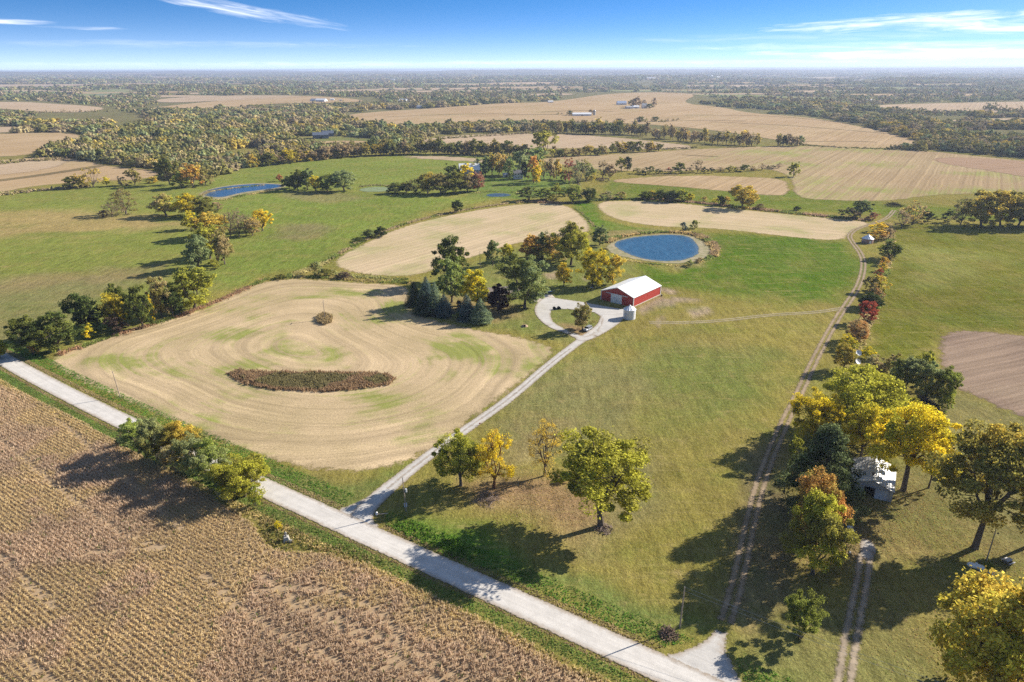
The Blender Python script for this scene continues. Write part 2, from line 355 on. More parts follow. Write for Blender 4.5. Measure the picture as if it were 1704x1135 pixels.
# ------------------------------------------------------------------ ground
def build_ground():
    A = np.concatenate([np.radians(np.arange(35, 145.01, .36)), np.radians(np.arange(152, 394.9, 9.0))])
    R = np.concatenate([np.arange(40, 600, 3.6), 600 * 1.022 ** np.arange(0, 191)])
    X = np.outer(R, np.cos(A)); Y = np.outer(R, np.sin(A)); Z = hgt(X, Y)
    nr, na = X.shape
    V = np.stack([X.ravel(), Y.ravel(), Z.ravel()], 1); V = np.vstack([V, [[0, 0, 0]]])
    i = np.arange(nr - 1)[:, None] * na; j = np.arange(na)[None]; j2 = (j + 1) % na
    Q = np.stack([i + j, i + na + j, i + na + j2, i + j2], -1).reshape(-1, 4)
    me = bpy.data.meshes.new('ground')
    T = [(nr * na, int(k), int((k + 1) % na)) for k in range(na)]
    me.vertices.add(len(V)); me.vertices.foreach_set('co', V.astype(np.float32).ravel())
    lv = np.concatenate([Q.ravel(), np.array(T).ravel()]).astype(np.int32)
    me.loops.add(len(lv)); me.loops.foreach_set('vertex_index', lv)
    ls = np.concatenate([np.arange(len(Q)) * 4, len(Q) * 4 + np.arange(len(T)) * 3]).astype(np.int32)
    me.polygons.add(len(ls)); me.polygons.foreach_set('loop_start', ls); me.update(calc_edges=True)
    me.polygons.foreach_set('use_smooth', np.ones(len(ls), bool))
    xs, ys = V[:, 0], V[:, 1]; r = np.hypot(xs, ys)
    col = np.tile(np.array([.225, .19, .048]), (len(V), 1))
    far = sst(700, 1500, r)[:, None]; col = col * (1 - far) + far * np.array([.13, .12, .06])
    for pts, c, blur in ZONES:
        P = np.array(W(pts)); b = blur
        mn = P.min(0) - 3 * b; mxx = P.max(0) + 3 * b
        k = np.where((xs > mn[0]) & (xs < mxx[0]) & (ys > mn[1]) & (ys < mxx[1]))[0]
        if not len(k): continue
        jx = (vnoise(xs[k], ys[k], 14, 3) - .5) * b * 1.6; jy = (vnoise(xs[k], ys[k], 14, 8) - .5) * b * 1.6
        sgn = np.where(inpoly(P, xs[k] + jx, ys[k] + jy), 1, -1) * edist(P, xs[k] + jx, ys[k] + jy)
        a = sst(-b, b, sgn)[:, None]
        col[k] = col[k] * (1 - a) + np.array(c) * a
    at = me.attributes.new('tint', 'FLOAT_COLOR', 'POINT'); c4 = np.ones((len(V), 4), np.float32); c4[:, :3] = col; at.data.foreach_set('color', c4.ravel())
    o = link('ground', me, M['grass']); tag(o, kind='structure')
OLIVE = (.225, .19, .05); GREEN = (.085, .15, .015); PAST = (.18, .205, .042); TANG = (.33, .25, .10)
LIME = (.085, .17, .02); LITTER = (.27, .175, .095); RFIELD = (.13, .135, .016); DIRT = (.33, .25, .17); OCHRE = (.22, .19, .045)
ZONES = [
    # far rough ground below the woods, then the pastures
    ([(-200, 330), (0, 318), (110, 312), (260, 302), (330, 300), (420, 270), (520, 262), (700, 255), (870, 262), (960, 300), (860, 330), (700, 350), (560, 430), (360, 480), (180, 560), (30, 600), (-200, 540)], PAST, 10),
    ([(-200, 352), (120, 350), (260, 358), (300, 380), (180, 385), (60, 392), (-200, 402)], TANG, 14),
    ([(-100, 470), (60, 462), (160, 450), (270, 440), (280, 455), (160, 480), (40, 505), (-100, 520)], (.235, .185, .085), 12),
    ([(-100, 500), (120, 470), (250, 462), (120, 520), (30, 585), (-100, 600)], (.19, .18, .07), 10),
    ([(340, 330), (560, 320), (800, 335), (680, 362), (560, 410), (520, 440), (380, 475), (360, 440), (440, 390)], (.155, .20, .036), 8),
    ([(470, 318), (560, 320), (620, 330), (560, 338), (470, 330)], (.2, .19, .07), 8),
    ([(470, 375), (530, 372), (560, 385), (500, 400), (460, 398)], (.2, .18, .075), 7),
    ([(300, 320), (430, 275), (560, 265), (760, 263), (800, 290), (640, 310), (480, 320)], (.16, .20, .038), 14),
    ([(800, 270), (960, 290), (960, 320), (860, 332), (780, 330)], (.11, .17, .035), 8),
    ([(480, 232), (560, 228), (640, 232), (600, 248), (500, 252)], (.13, .15, .05), 12),
    # green corridor and grass round the pond and the field right of the red barn
    ([(945, 334), (985, 332), (1000, 365), (1060, 378), (1130, 386), (1060, 392), (985, 392), (972, 365)], (.08, .15, .012), 4),
    ([(1185, 388), (1300, 392), (1410, 402), (1430, 430), (1425, 470), (1390, 505), (1300, 500), (1180, 485), (1110, 475), (1060, 462), (1040, 440), (1120, 450), (1190, 430)], (.075, .135, .010), 8),
    ([(1010, 300), (1160, 292), (1480, 340), (1700, 348), (1700, 368), (1500, 362), (1240, 345), (1000, 330)], (.12, .155, .02), 8),
    ([(1490, 372), (1704, 374), (1900, 380), (1900, 548), (1700, 548), (1560, 545), (1540, 600), (1450, 600), (1440, 520), (1465, 450)], RFIELD, 5),
    ([(1500, 410), (1640, 420), (1600, 470), (1500, 480)], (.19, .19, .045), 14),
    ([(1540, 640), (1620, 660), (1704, 700), (1900, 780), (1900, 1000), (1550, 900), (1420, 1000), (1400, 860), (1500, 800), (1540, 700)], (.19, .17, .065), 8),
    ([(1420, 850), (1520, 870), (1620, 900), (1560, 930), (1430, 900), (1400, 880)], (.25, .185, .075), 5),
    ([(1370, 1000), (1500, 1000), (1560, 1135), (1400, 1300), (1240, 1300), (1230, 1050)], (.19, .18, .06), 6),
    ([(1390, 860), (1450, 868), (1440, 930), (1395, 930)], LITTER, 3),
    # lawn of the yard
    ([(690, 470), (780, 440), (900, 400), (990, 400), (1050, 450), (1010, 520), (960, 575), (900, 560), (800, 545), (700, 520)], (.17, .185, .05), 5),
    ([(690, 500), (760, 490), (860, 508), (880, 530), (830, 540), (740, 530)], (.22, .17, .08), 5),
    ([(925, 535), (960, 540), (1000, 548), (985, 562), (950, 556)], LITTER, 2.5),
    ([(905, 455), (930, 452), (940, 462), (910, 465)], DIRT, 1.5), ([(968, 462), (1000, 458), (1000, 466), (975, 468)], DIRT, 1.5),
    # worn ground by the red barn
    ([(1060, 514), (1100, 492), (1108, 500), (1085, 515), (1062, 524)], (.30, .22, .15), 2),
    ([(1085, 500), (1115, 497), (1125, 507), (1095, 512)], DIRT, 1.5), ([(1115, 495), (1165, 499), (1160, 503), (1118, 501)], DIRT, 1.2),
    ([(1140, 515), (1178, 511), (1182, 520), (1150, 530)], DIRT, 1.8), ([(1087, 538), (1100, 524), (1104, 530), (1096, 544)], DIRT, 1.2),
    ([(1100, 478), (1130, 483), (1120, 490), (1100, 486)], DIRT, 1.2),
    ([(1160, 410), (1190, 420), (1170, 445), (1120, 448), (1120, 440), (1165, 430)], (.26, .21, .09), 3),
    ([(1010, 385), (1100, 382), (1180, 392), (1190, 410), (1160, 398), (1060, 392), (1000, 408)], (.24, .19, .08), 4),
    # verges
    ([(-80, 560), (20, 592), (100, 640), (222, 690), (330, 735), (440, 775), (560, 822), (600, 830), (560, 846), (440, 802), (222, 700), (20, 604), (-80, 575)], LIME, 1.6),
    ([(440, 775), (560, 800), (640, 790), (700, 768), (640, 810), (590, 838), (560, 845), (450, 800)], (.14, .165, .045), 2.5),
    ([(-80, 600), (0, 611), (110, 675), (209, 720), (330, 775), (440, 832), (560, 884), (700, 950), (850, 1022), (1100, 1140), (1300, 1230), (1250, 1230), (1060, 1140), (840, 1040), (690, 966), (540, 905), (430, 860), (320, 800), (200, 740), (0, 632), (-80, 600)], (.13, .155, .04), 1.6),
    ([(640, 860), (700, 850), (800, 870), (880, 925), (860, 970), (780, 940), (690, 890)], LIME, 3.5),
    ([(710, 900), (800, 945), (900, 990), (1060, 1050), (1130, 1060), (1180, 1030), (1100, 1000), (900, 950)], (.14, .17, .045), 4),
    ([(780, 815), (850, 795), (930, 800), (1010, 860), (1040, 880), (980, 895), (900, 870), (800, 850)], LITTER, 4),
    ([(860, 640), (1000, 600), (1160, 560), (1120, 640), (1000, 760), (880, 740)], (.2, .185, .07), 14),
    ([(820, 700), (900, 690), (940, 700), (880, 760), (850, 770)], (.22, .18, .085), 7),
    ([(1030, 760), (1100, 780), (1080, 860), (1010, 930), (990, 880)], (.22, .19, .085), 7),
    ([(1070, 590), (1200, 570), (1300, 600), (1240, 700), (1120, 720)], (.165, .18, .045), 12),
    ([(1240, 760), (1300, 730), (1320, 1000), (1240, 1040), (1200, 1000)], (.17, .13, .07), 4),
]
build_ground()

SHEET_N = [0]
def sheet(name, P, mat, step=4.0, off=.02, smooth=2, jit=0.0, dirv=None, holes=None, center=None, world=False):
    P = [np.array(p) for p in (P if world else W(P))]
    if smooth: P = chaikin(P, smooth)
    P = densify(P, step)
    if jit:
        jx = (vnoise(P[:, 0], P[:, 1], step * 2.5, 1) - .5) * jit; jy = (vnoise(P[:, 0], P[:, 1], step * 2.5, 2) - .5) * jit; P = P + np.stack([jx, jy], 1)
    mn, mx_ = P.min(0), P.max(0)
    gx, gy = np.meshgrid(np.arange(mn[0], mx_[0], step), np.arange(mn[1], mx_[1], step))
    gx = gx.ravel() + (vnoise(gx.ravel() * 7, gy.ravel() * 7, 1.3, 4) - .5) * step * .3; gy = gy.ravel()
    k = inpoly(P, gx, gy); k[k] &= edist(P, gx[k], gy[k]) > step * .35
    pts = [Vector(p) for p in P] + [Vector((a, b)) for a, b in zip(gx[k], gy[k])]
    n = len(P)
    v, e, f, *_ = delaunay_2d_cdt(pts, [(i, (i + 1) % n) for i in range(n)], [list(range(n))], 1, 1e-4)
    X = np.array([p.x for p in v]); Y = np.array([p.y for p in v])
    if holes:
        H = [np.array(chaikin(W(h), 2)) for h in holes]
        f2 = []
        for q in f:
            cx = X[list(q)].mean(); cy = Y[list(q)].mean()
            if not any(inpoly(h, np.array([cx]), np.array([cy]))[0] for h in H): f2.append(q)
        f = f2
    SHEET_N[0] += 1
    D = np.hypot(X, Y)
    Z = hgt(X, Y) + off + SHEET_N[0] * .0006 + sst(500, 2500, D) * .6 + sst(2500, 9000, D) * 3.0
    me = bpy.data.meshes.new(name); me.from_pydata(np.stack([X, Y, Z], 1).tolist(), [], [list(q) for q in f])
    ed = edist(P, X, Y)
    if holes:
        for h in H: ed = np.minimum(ed, np.where(inpoly(h, X, Y), -1, 1) * edist(h, X, Y))
    me.attributes.new('ed', 'FLOAT', 'POINT').data.foreach_set('value', ed.astype(np.float32))
    if len(P) < 600:
        kk = 11.0; dm = np.hypot(X[:, None] - P[None, :, 0], Y[:, None] - P[None, :, 1]); es = -kk * np.log(np.exp(-dm / kk).sum(1) + 1e-30)
        me.attributes.new('es', 'FLOAT', 'POINT').data.foreach_set('value', es.astype(np.float32))
    st = np.zeros((len(X), 3), np.float32)
    if dirv is not None:
        d = np.array(dirv, float); d /= np.hypot(*d); st[:, 0] = X * d[0] + Y * d[1]; st[:, 1] = -X * d[1] + Y * d[0]
    if center is not None:     # distance from a centre line
        cpt = np.array(center); best = np.full(len(X), 1e9); al = np.zeros(len(X)); s0 = 0
        for i in range(len(cpt) - 1):
            a, b = cpt[i], cpt[i + 1]; ab = b - a; L = np.hypot(*ab); t = np.clip(((X - a[0]) * ab[0] + (Y - a[1]) * ab[1]) / L ** 2, 0, 1)
            sg = (X - a[0]) * -ab[1] / L + (Y - a[1]) * ab[0] / L; dd = np.hypot(X - a[0] - t * ab[0], Y - a[1] - t * ab[1])
            mm = dd < best; best[mm] = dd[mm]; st[mm, 0] = s0 + t[mm] * L; st[mm, 1] = (np.sign(sg) * dd)[mm]; s0 += L
    me.attributes.new('st', 'FLOAT_VECTOR', 'POINT').data.foreach_set('vector', st.ravel())
    me.polygons.foreach_set('use_smooth', np.ones(len(me.polygons), bool))
    o = link(name, me, mat); tag(o, kind='structure'); return o
def strip(name, pts, width, mat, off=.03, step=None, world=False):
    c = chaikin(pts if world else W(pts), 2, False); c = densify(c, step or 4, False)
    Lf, Rt = [], []
    for i in range(len(c)):
        d = c[min(i + 1, len(c) - 1)] - c[max(i - 1, 0)]; d /= np.hypot(*d); nn = np.array([-d[1], d[0]])
        wd = width if isinstance(width, (int, float)) else np.interp(i / (len(c) - 1), np.linspace(0, 1, len(width)), width)
        Lf.append(c[i] + nn * wd / 2); Rt.append(c[i] - nn * wd / 2)
    n = len(c); SHEET_N[0] += 1
    rows = 5; V = []; st = []; s0 = 0; ed = []
    for i in range(n):
        if i: s0 += np.hypot(*(c[i] - c[i - 1]))
        wdt = np.hypot(*(Lf[i] - Rt[i]))
        for k in range(rows):
            t = k / (rows - 1); p = Lf[i] * (1 - t) + Rt[i] * t; D = math.hypot(*p)
            z = float(hgt(*p)) + off + SHEET_N[0] * .0006 + float(sst(500, 2500, D)) * .6 + float(sst(2500, 9000, D)) * 3
            V.append((p[0], p[1], z)); st.append((s0, (t - .5) * wdt, 0)); ed.append(min(t, 1 - t) * wdt)
    Fc = [(i * rows + k, i * rows + k + 1, (i + 1) * rows + k + 1, (i + 1) * rows + k) for i in range(n - 1) for k in range(rows - 1)]
    me = bpy.data.meshes.new(name); me.from_pydata(V, [], Fc)
    me.attributes.new('ed', 'FLOAT', 'POINT').data.foreach_set('value', np.array(ed, np.float32))
    me.attributes.new('st', 'FLOAT_VECTOR', 'POINT').data.foreach_set('vector', np.array(st, np.float32).ravel())
    bm = bmesh.new(); bm.from_mesh(me); bmesh.ops.recalc_face_normals(bm, faces=bm.faces); bm.to_mesh(me); bm.free()
    o = link(name, me, mat); tag(o, kind='structure'); return o

# ------------------------------------------------------------------ fields
STRAW, STRAW2, STGREEN = (.51, .385, .235), (.39, .30, .17), (.24, .25, .07)
mS1 = stubble_mat('stubble', STRAW, STRAW2, STGREEN, 6.2, .62)
mS2 = stubble_mat('stubble_straight', (.50, .385, .245), (.45, .355, .21), (.29, .29, .11), 5.0, .32, rows=True)
mSoil = stubble_mat('tilled_soil', (.22, .155, .115), (.29, .21, .15), (.20, .18, .10), 7, .05, rows=True)
mTan = stubble_mat('harvested_field', (.37, .26, .145), (.42, .305, .18), (.27, .25, .10), 9, .12, rows=True, alpha_w=5, far=True)
mTanG = stubble_mat('greening_field', (.34, .245, .14), (.38, .285, .165), (.24, .26, .07), 10, .42, rows=True, alpha_w=4, far=True)
mPale = stubble_mat('pale_far_field', (.40, .30, .20), (.44, .33, .22), (.26, .24, .12), 12, .1, rows=True, alpha_w=8, far=True)
F1 = [(75, 597), (120, 578), (200, 550), (300, 523), (380, 490), (440, 467), (480, 463), (540, 465), (620, 471), (684, 474), (684, 500), (690, 520), (730, 534), (800, 548), (860, 558), (915, 573), (930, 585), (912, 603), (850, 652), (790, 698), (735, 743), (690, 766), (650, 781), (600, 788), (540, 786), (480, 778), (430, 762), (360, 737), (290, 706), (230, 681), (190, 662), (140, 641), (98, 620)]
F2 = [(545, 436), (600, 407), (650, 384), (700, 368), (770, 353), (840, 342), (900, 337), (945, 341), (970, 358), (988, 380), (972, 393), (905, 396), (850, 408), (800, 425), (740, 442), (700, 459), (640, 461), (580, 454)]
F3 = [(988, 340), (1010, 333), (1100, 335), (1200, 345), (1300, 355), (1380, 363), (1440, 368), (1452, 373), (1428, 381), (1412, 391), (1405, 401), (1340, 398), (1250, 387), (1180, 380), (1100, 378), (1040, 370), (1005, 358)]
sheet('stubble_field', F1, mS1, 3.0)
sheet('stubble_field', F2, mS2, 5, dirv=np.subtract(g(900, 345), g(560, 435)))
sheet('stubble_field', F3, mS2, 6, dirv=np.subtract(g(1380, 372), g(1040, 345)))
sheet('bare_soil_field', [(1557, 562), (1575, 551), (1610, 548), (1650, 552), (1704, 557), (1900, 575), (1980, 760), (1704, 698), (1660, 680), (1612, 656), (1575, 640), (1561, 615)], mSoil, 4, dirv=np.subtract(g(1704, 600), g(1570, 630)), smooth=1)
BEAN = [(-150, 560), (0, 640), (60, 662), (120, 692), (180, 727), (215, 748), (250, 766), (300, 795), (350, 826), (400, 856), (425, 875), (440, 905), (470, 918), (540, 920), (600, 936), (680, 971), (750, 1006), (850, 1056), (950, 1110), (1050, 1165), (1200, 1260), (900, 1420), (0, 1420), (-500, 1300), (-500, 620)]
mBean = Mat('bean_field_soil'); mBean.base(mBean.mix(mBean.ramp(mBean.noise(.8, 5, .7), .3, .7), (.29, .20, .12), (.38, .28, .17))); mBean.alpha(edge_alpha(mBean, .8, .6, 3)); mBean = mBean.m
sheet('bean_field', BEAN, mBean, 6, smooth=1)

mGreenF = stubble_mat('far_pasture', (.20, .22, .09), (.26, .25, .12), (.15, .19, .06), 12, .3, rows=True, alpha_w=8, far=True)
mBrown = stubble_mat('brown_tilled_field', (.30, .20, .13), (.34, .23, .15), (.25, .2, .1), 10, .05, rows=True, alpha_w=6, far=True)
FAR = [
    ([(-150, 268), (0, 267), (60, 262), (110, 262), (160, 270), (185, 277), (240, 281), (268, 286), (262, 295), (230, 300), (180, 301), (110, 306), (60, 309), (0, 322), (-150, 330)], mTan),
    ([(-150, 262), (0, 262), (60, 257), (125, 240), (140, 223), (80, 220), (0, 223), (-150, 228)], mTan),
    ([(-150, 213), (0, 211), (50, 211), (25, 222), (-20, 222), (-150, 224)], mPale),
    ([(36, 202), (100, 198), (186, 199), (180, 204), (110, 206), (50, 207)], mPale),
    ([(-150, 171), (0, 170), (60, 170), (140, 176), (186, 181), (140, 188), (60, 187), (0, 181), (-150, 184)], mPale),
    ([(235, 182), (300, 174), (380, 166), (440, 160), (520, 160), (625, 168), (560, 172), (460, 172), (400, 178), (300, 184)], mTan),
    ([(565, 192), (640, 185), (700, 182), (780, 176), (860, 171), (905, 171), (950, 165), (1000, 157), (1100, 153), (1165, 157), (1130, 172), (1200, 178), (1250, 189), (1350, 195), (1440, 212), (1500, 226), (1548, 240), (1500, 248), (1400, 245), (1330, 240), (1260, 228), (1180, 216), (1080, 207), (950, 203), (900, 200), (820, 202), (700, 207), (640, 208), (590, 204)], mTan),
    ([(690, 236), (730, 227), (800, 223), (900, 222), (1000, 226), (1100, 236), (1172, 245), (1150, 249), (1080, 249), (980, 246), (900, 249), (820, 243), (740, 241)], mPale),
    ([(595, 265), (660, 260), (740, 259), (820, 265), (850, 275), (760, 268), (680, 264)], mPale),
    ([(880, 265), (960, 260), (1050, 255), (1170, 247), (1330, 242), (1500, 247), (1704, 268), (1900, 285), (1900, 345), (1704, 325), (1640, 323), (1560, 324), (1480, 336), (1380, 334), (1318, 330), (1315, 295), (1280, 280), (1180, 283), (1100, 286), (1000, 284), (940, 276)], mTanG),
    ([(996, 303), (1050, 295), (1150, 291), (1240, 294), (1310, 297), (1320, 320), (1300, 328), (1200, 318), (1100, 309)], mTan),
    ([(1440, 176), (1520, 173), (1704, 169), (1900, 168), (1900, 180), (1704, 181), (1650, 190), (1560, 187), (1480, 184)], mPale),
    ([(1560, 200), (1704, 196), (1900, 196), (1900, 206), (1704, 205), (1600, 206)], mPale),
    ([(0, 143), (110, 141), (400, 138), (400, 141), (110, 144), (0, 145)], mPale),
    ([(150, 156), (230, 152), (240, 155), (170, 160), (145, 160)], plain('far_green', (.15, .17, .08))),
    ([(700, 140), (900, 137), (960, 138), (900, 141), (720, 143)], mPale), ([(1290, 152), (1400, 150), (1440, 153), (1340, 155)], mPale),
    ([(1300, 130), (1440, 128), (1440, 129.5), (1320, 131.5)], mPale), ([(250, 129), (400, 127.5), (400, 129.5), (260, 131)], mPale), ([(1230, 126), (1330, 124.5), (1340, 126), (1240, 128)], mPale),
    ([(860, 157), (950, 155), (960, 158), (880, 161)], mPale), ([(250, 164), (400, 158), (505, 159), (500, 163), (380, 167), (270, 172)], mPale), ([(125, 158), (150, 150), (210, 148), (228, 152), (190, 160), (140, 163)], mGreenF),
    ([(-100, 141), (120, 140), (430, 138), (428, 139.6), (120, 142.5), (-100, 144)], mPale), ([(480, 150), (640, 148), (650, 150), (500, 153)], mPale), ([(1150, 156), (1290, 160), (1400, 163), (1390, 166), (1250, 164), (1160, 160)], mGreenF), ([(560, 233), (640, 236), (620, 246), (540, 248), (500, 240)], mTan),
    ([(760, 146), (900, 144), (1000, 145), (900, 147.5), (770, 148)], mPale), ([(1480, 142), (1650, 140), (1700, 141), (1560, 144)], mGreenF), ([(1100, 142), (1250, 141), (1300, 143), (1150, 145)], mPale), ([(-60, 152), (60, 150), (110, 152), (40, 155), (-60, 156)], mPale),
]
_r = random.Random(21); AUTO = []
for i in range(46):
    y = 123 + 40 * (i / 46) ** 1.2; x = _r.uniform(-80, 1780); wv_ = _r.uniform(35, 150) * (.7 + (y - 120) / 50); hh = .45 + (y - 121) * .055 * _r.uniform(.6, 1.3)
    if 420 < x < 1200 and y > 152: continue
    AUTO.append(([(x - wv_, y + _r.uniform(-.3, .3) * hh), (x - wv_ * .4, y - hh * .6), (x + wv_ * .5, y - hh * .7), (x + wv_, y), (x + wv_ * .6, y + hh * .6), (x - wv_ * .5, y + hh * .7)], (mPale, mTan, mGreenF, mPale)[i % 4]))
for pts, m in FAR + AUTO:
    P = W(pts); D = np.mean([math.hypot(*p) for p in P])
    sheet('far_field', P, m, max(14, D * .022), off=.05, smooth=2, dirv=(.55, .83), world=True)

HOLES_EXTRA = len(FAR)
sheet('far_field', W([(1545, 262), (1620, 262), (1704, 268), (1900, 285), (1900, 318), (1704, 296), (1640, 284), (1560, 272)]), mBrown, 20, off=.12, dirv=(.9, .3), world=True)
sheet('far_field', W([(0, 270), (60, 266), (120, 266), (108, 276), (40, 290), (-150, 300), (-150, 272)]), mPale, 20, off=.12, dirv=(.55, .83), world=True)
mTer = stubble_mat('terrace_grass', (.17, .13, .07), (.21, .16, .08), (.13, .14, .05), 12, .2, rows=True, alpha_w=2.5, far=True)
for ln, wd in (([(-60, 306), (0, 301), (100, 287), (175, 275)], 16), ([(1140, 192), (1240, 192), (1330, 196), (1440, 209)], 9), ([(1180, 203), (1300, 208), (1400, 216), (1470, 222)], 8), ([(1330, 236), (1420, 235), (1460, 237)], 7), ([(900, 187), (960, 184), (1020, 186)], 12), ([(840, 192), (880, 191), (930, 191)], 14), ([(1135, 258), (1195, 261)], 7), ([(1060, 152), (1165, 156)], 10), ([(640, 195), (760, 190), (860, 190)], 10), ([(1090, 203), (1180, 200), (1240, 202)], 9), ([(1085, 292), (1105, 291), (1128, 291)], 9)):
    strip('field_terrace', ln, wd, mTer, .16, 14)
mRoad = gravel_mat('gravel_road', (.58, .545, .50), .5)
mDrive = gravel_mat('gravel_drive', (.50, .475, .44), .6)
mLane = track_mat('lane_ruts', (.35, .26, .165), .97, .95, .60)
mLane2 = track_mat('lane_ruts_pale', (.40, .32, .23), .97, .95, .60)
mFaint = track_mat('faint_tyre_tracks', (.42, .35, .20), .8, .95, .6)
mDriveCrown = track_mat('drive_crown', (.44, .35, .26), .6, 0.0, .28)
LB = [(-300, 385), (-150, 520), (0, 607.5), (111, 672), (209, 718), (330, 777), (440, 829), (488, 852), (554, 881), (612, 907), (698, 947), (773, 985), (850, 1018), (941, 1063), (1017, 1096), (1095, 1130), (1260, 1205), (1500, 1320)]
LT = [(-300, 375), (-150, 500), (16, 591.5), (141, 654), (222, 695), (340, 750), (450, 801), (506, 825), (557, 846), (585, 842), (617, 864), (703, 910), (773, 942), (850, 981), (928, 1018), (1017, 1053), (1067, 1075), (1120, 1098), (1280, 1165), (1520, 1270)]
# the county road is straight: fit one line to its two edges
e1 = np.array(W(LB[2:-2])); e2 = np.array(W([p for p in LT[2:9]] + LT[11:-2]))
allp = np.vstack([e1, e2]); cen = allp.mean(0); dr = np.linalg.svd(allp - cen)[2][0]; dr = dr if dr[0] > 0 else -dr
nr_ = np.array([-dr[1], dr[0]])
def curve_of(e):
    s = (e - cen) @ dr; o = (e - cen) @ nr_; return np.polyfit(s, o, 3)
c1, c2 = curve_of(e1), curve_of(e2)
ss = np.linspace(-260, 160, 90)
def road_pt(s, cc):
    sc = max(-175, min(90, s)); return cen + dr * s + nr_ * (np.polyval(cc, sc) + (s - sc) * np.polyval(np.polyder(cc), sc))
RC = [(road_pt(s, c1) + road_pt(s, c2)) / 2 for s in ss]
RWID = float(np.median([np.hypot(*(road_pt(s, c1) - road_pt(s, c2))) for s in ss[20:70]]))
print('road width', RWID)
strip('road', RC, RWID + .6, mRoad, .06, 5, world=True)
strip('driveway', [(598, 872), (604, 850), (640, 818), (667, 795), (719, 754), (765, 722), (850, 663), (912, 608), (967, 566), (1000, 545), (1012, 530), (1010, 520)], [7.5, 6.0, 5.2, 4.6, 4.3, 4.2, 4.2, 4.4, 5.2, 7, 7], mDrive, .045, 4)
sheet('driveway', [(557, 848), (590, 838), (617, 822), (632, 826), (622, 848), (612, 860), (640, 880), (600, 890), (560, 870)], mDrive, 3, .035, dirv=dr)
strip('driveway', [(645, 814), (667, 795), (719, 754), (765, 722), (850, 663), (912, 608), (950, 580)], 3.0, mDriveCrown, .07, 4)
sheet('driveway', [(1010, 553), (985, 566), (965, 570), (951, 560), (935, 553), (916, 547), (900, 536), (890, 524), (888, 515), (893, 503), (908, 493), (920, 495), (945, 499), (975, 503), (998, 508), (1040, 515), (1052, 516), (1040, 530), (1030, 540)], mDrive, 2.5, .055, holes=[[(916, 520), (925, 514.5), (960, 516), (985, 519), (1000, 527), (1001, 536), (992, 551), (975, 561), (960, 556), (938, 546), (920, 536)]], dirv=(1, .2))
sheet('concrete_pad', [(890, 492), (918, 490), (924, 496), (905, 503), (888, 503)], plain('pad', (.52, .45, .37), .9, .1, .08), 4, .05, smooth=0)
sheet('road_apron', [(1095, 1090), (1130, 1085), (1165, 1071), (1188, 1050), (1200, 1022), (1217, 1022), (1218, 1045), (1211, 1070), (1216, 1098), (1236, 1135), (1260, 1180), (1190, 1150), (1110, 1112)], mDrive, 3, .035, dirv=dr)
strip('farm_lane', [(1207, 1035), (1215, 1015), (1232, 950), (1246, 880), (1263, 810), (1285, 750), (1306, 702), (1330, 655), (1350, 610), (1375, 562), (1396, 525), (1414, 500), (1432, 470), (1438, 440), (1433, 422), (1418, 403), (1412, 392), (1424, 381), (1450, 373), (1476, 364), (1488, 350)], 4.4, mLane, .03, 4)
strip('farm_lane', [(1440, 925), (1436, 960), (1426, 1010), (1416, 1060), (1405, 1135), (1395, 1200)], 4.2, mLane2, .03, 3)
sheet('gravel_pad', [(1428, 896), (1441, 895), (1455, 903), (1461, 917), (1457, 931), (1442, 935), (1430, 930)], mDrive, 2, .04, dirv=(1, 0))
strip('tyre_tracks', [(1408, 512), (1360, 520), (1280, 524), (1210, 533), (1150, 537), (1080, 537)], 4, mFaint, .02)

# ponds
mud = Mat('pond_mud', .9, .2); mud.base(mud.mix(mud.ramp(mud.noise(.25, 5, .7), .35, .65), (.34, .28, .18), (.20, .19, .08))); mud.alpha(edge_alpha(mud, 1.6, .2, 1.0)); mud = mud.m
def water(name, base, al=1.5):
    m = Mat(name, .2, .5); m.base(m.mix(m.ramp(m.noise(.35, 6, .75, m.vec(m.geo.outputs['Position'], (1, .35, 1), (0, 0, .5)), 1.2), .35, .75), m.mix(m.math('SUBTRACT', 1.0, m.ramp(m.attr('ed'), 0, 4.5)), base, (.12, .13, .10)), tuple(min(1, v * 2.1) for v in base)))
    m.bump(m.noise(.9, 5, .7, m.vec(m.geo.outputs['Position'], (1, .45, 1), (0, 0, .4))), .35, .5); m.alpha(edge_alpha(m, al, .2, 1.2)); return m.m
mW = water('pond_water', (.022, .058, .085)); mAl = plain('algae_water', (.22, .26, .10), .5, .4, .15, .2)
PONDO = [(1007, 415), (1010, 407), (1022, 401), (1048, 394), (1080, 390.5), (1118, 389), (1150, 392), (1170, 400), (1186, 416), (1187, 425), (1168, 433), (1138, 439), (1105, 439), (1067, 434), (1037, 428), (1017, 422)]
PONDI = [(1018, 408), (1024, 402), (1050, 395.2), (1082, 391.6), (1118, 390), (1145, 392.5), (1158, 401), (1166, 414), (1163, 425), (1140, 434), (1105, 436), (1067, 431.5), (1038, 421)]
sheet('pond_shore', PONDO, mud, 4, .02); sheet('pond_water', PONDI, mW, 4, .05)
sheet('pond_shore', [(328, 322), (355, 312), (400, 306), (440, 304), (482, 307), (474, 313), (430, 319), (400, 324), (375, 331), (350, 332), (335, 328)], mud, 5, .02)
sheet('pond_water', [(332, 321), (360, 312.5), (400, 307.5), (440, 305.5), (478, 308), (468, 312), (430, 317), (400, 321), (372, 329), (345, 328)], water('far_pond_water', (.018, .055, .11)), 5, .05)
sheet('pond_water', [(596, 315), (620, 311), (650, 312), (652, 317), (630, 319.5), (602, 319)], mAl, 5, .03)
sheet('pond_water', [(808, 323), (830, 321), (853, 323), (850, 327), (825, 328), (808, 327)], water('small_pond_water', (.03, .06, .09)), 5, .03)

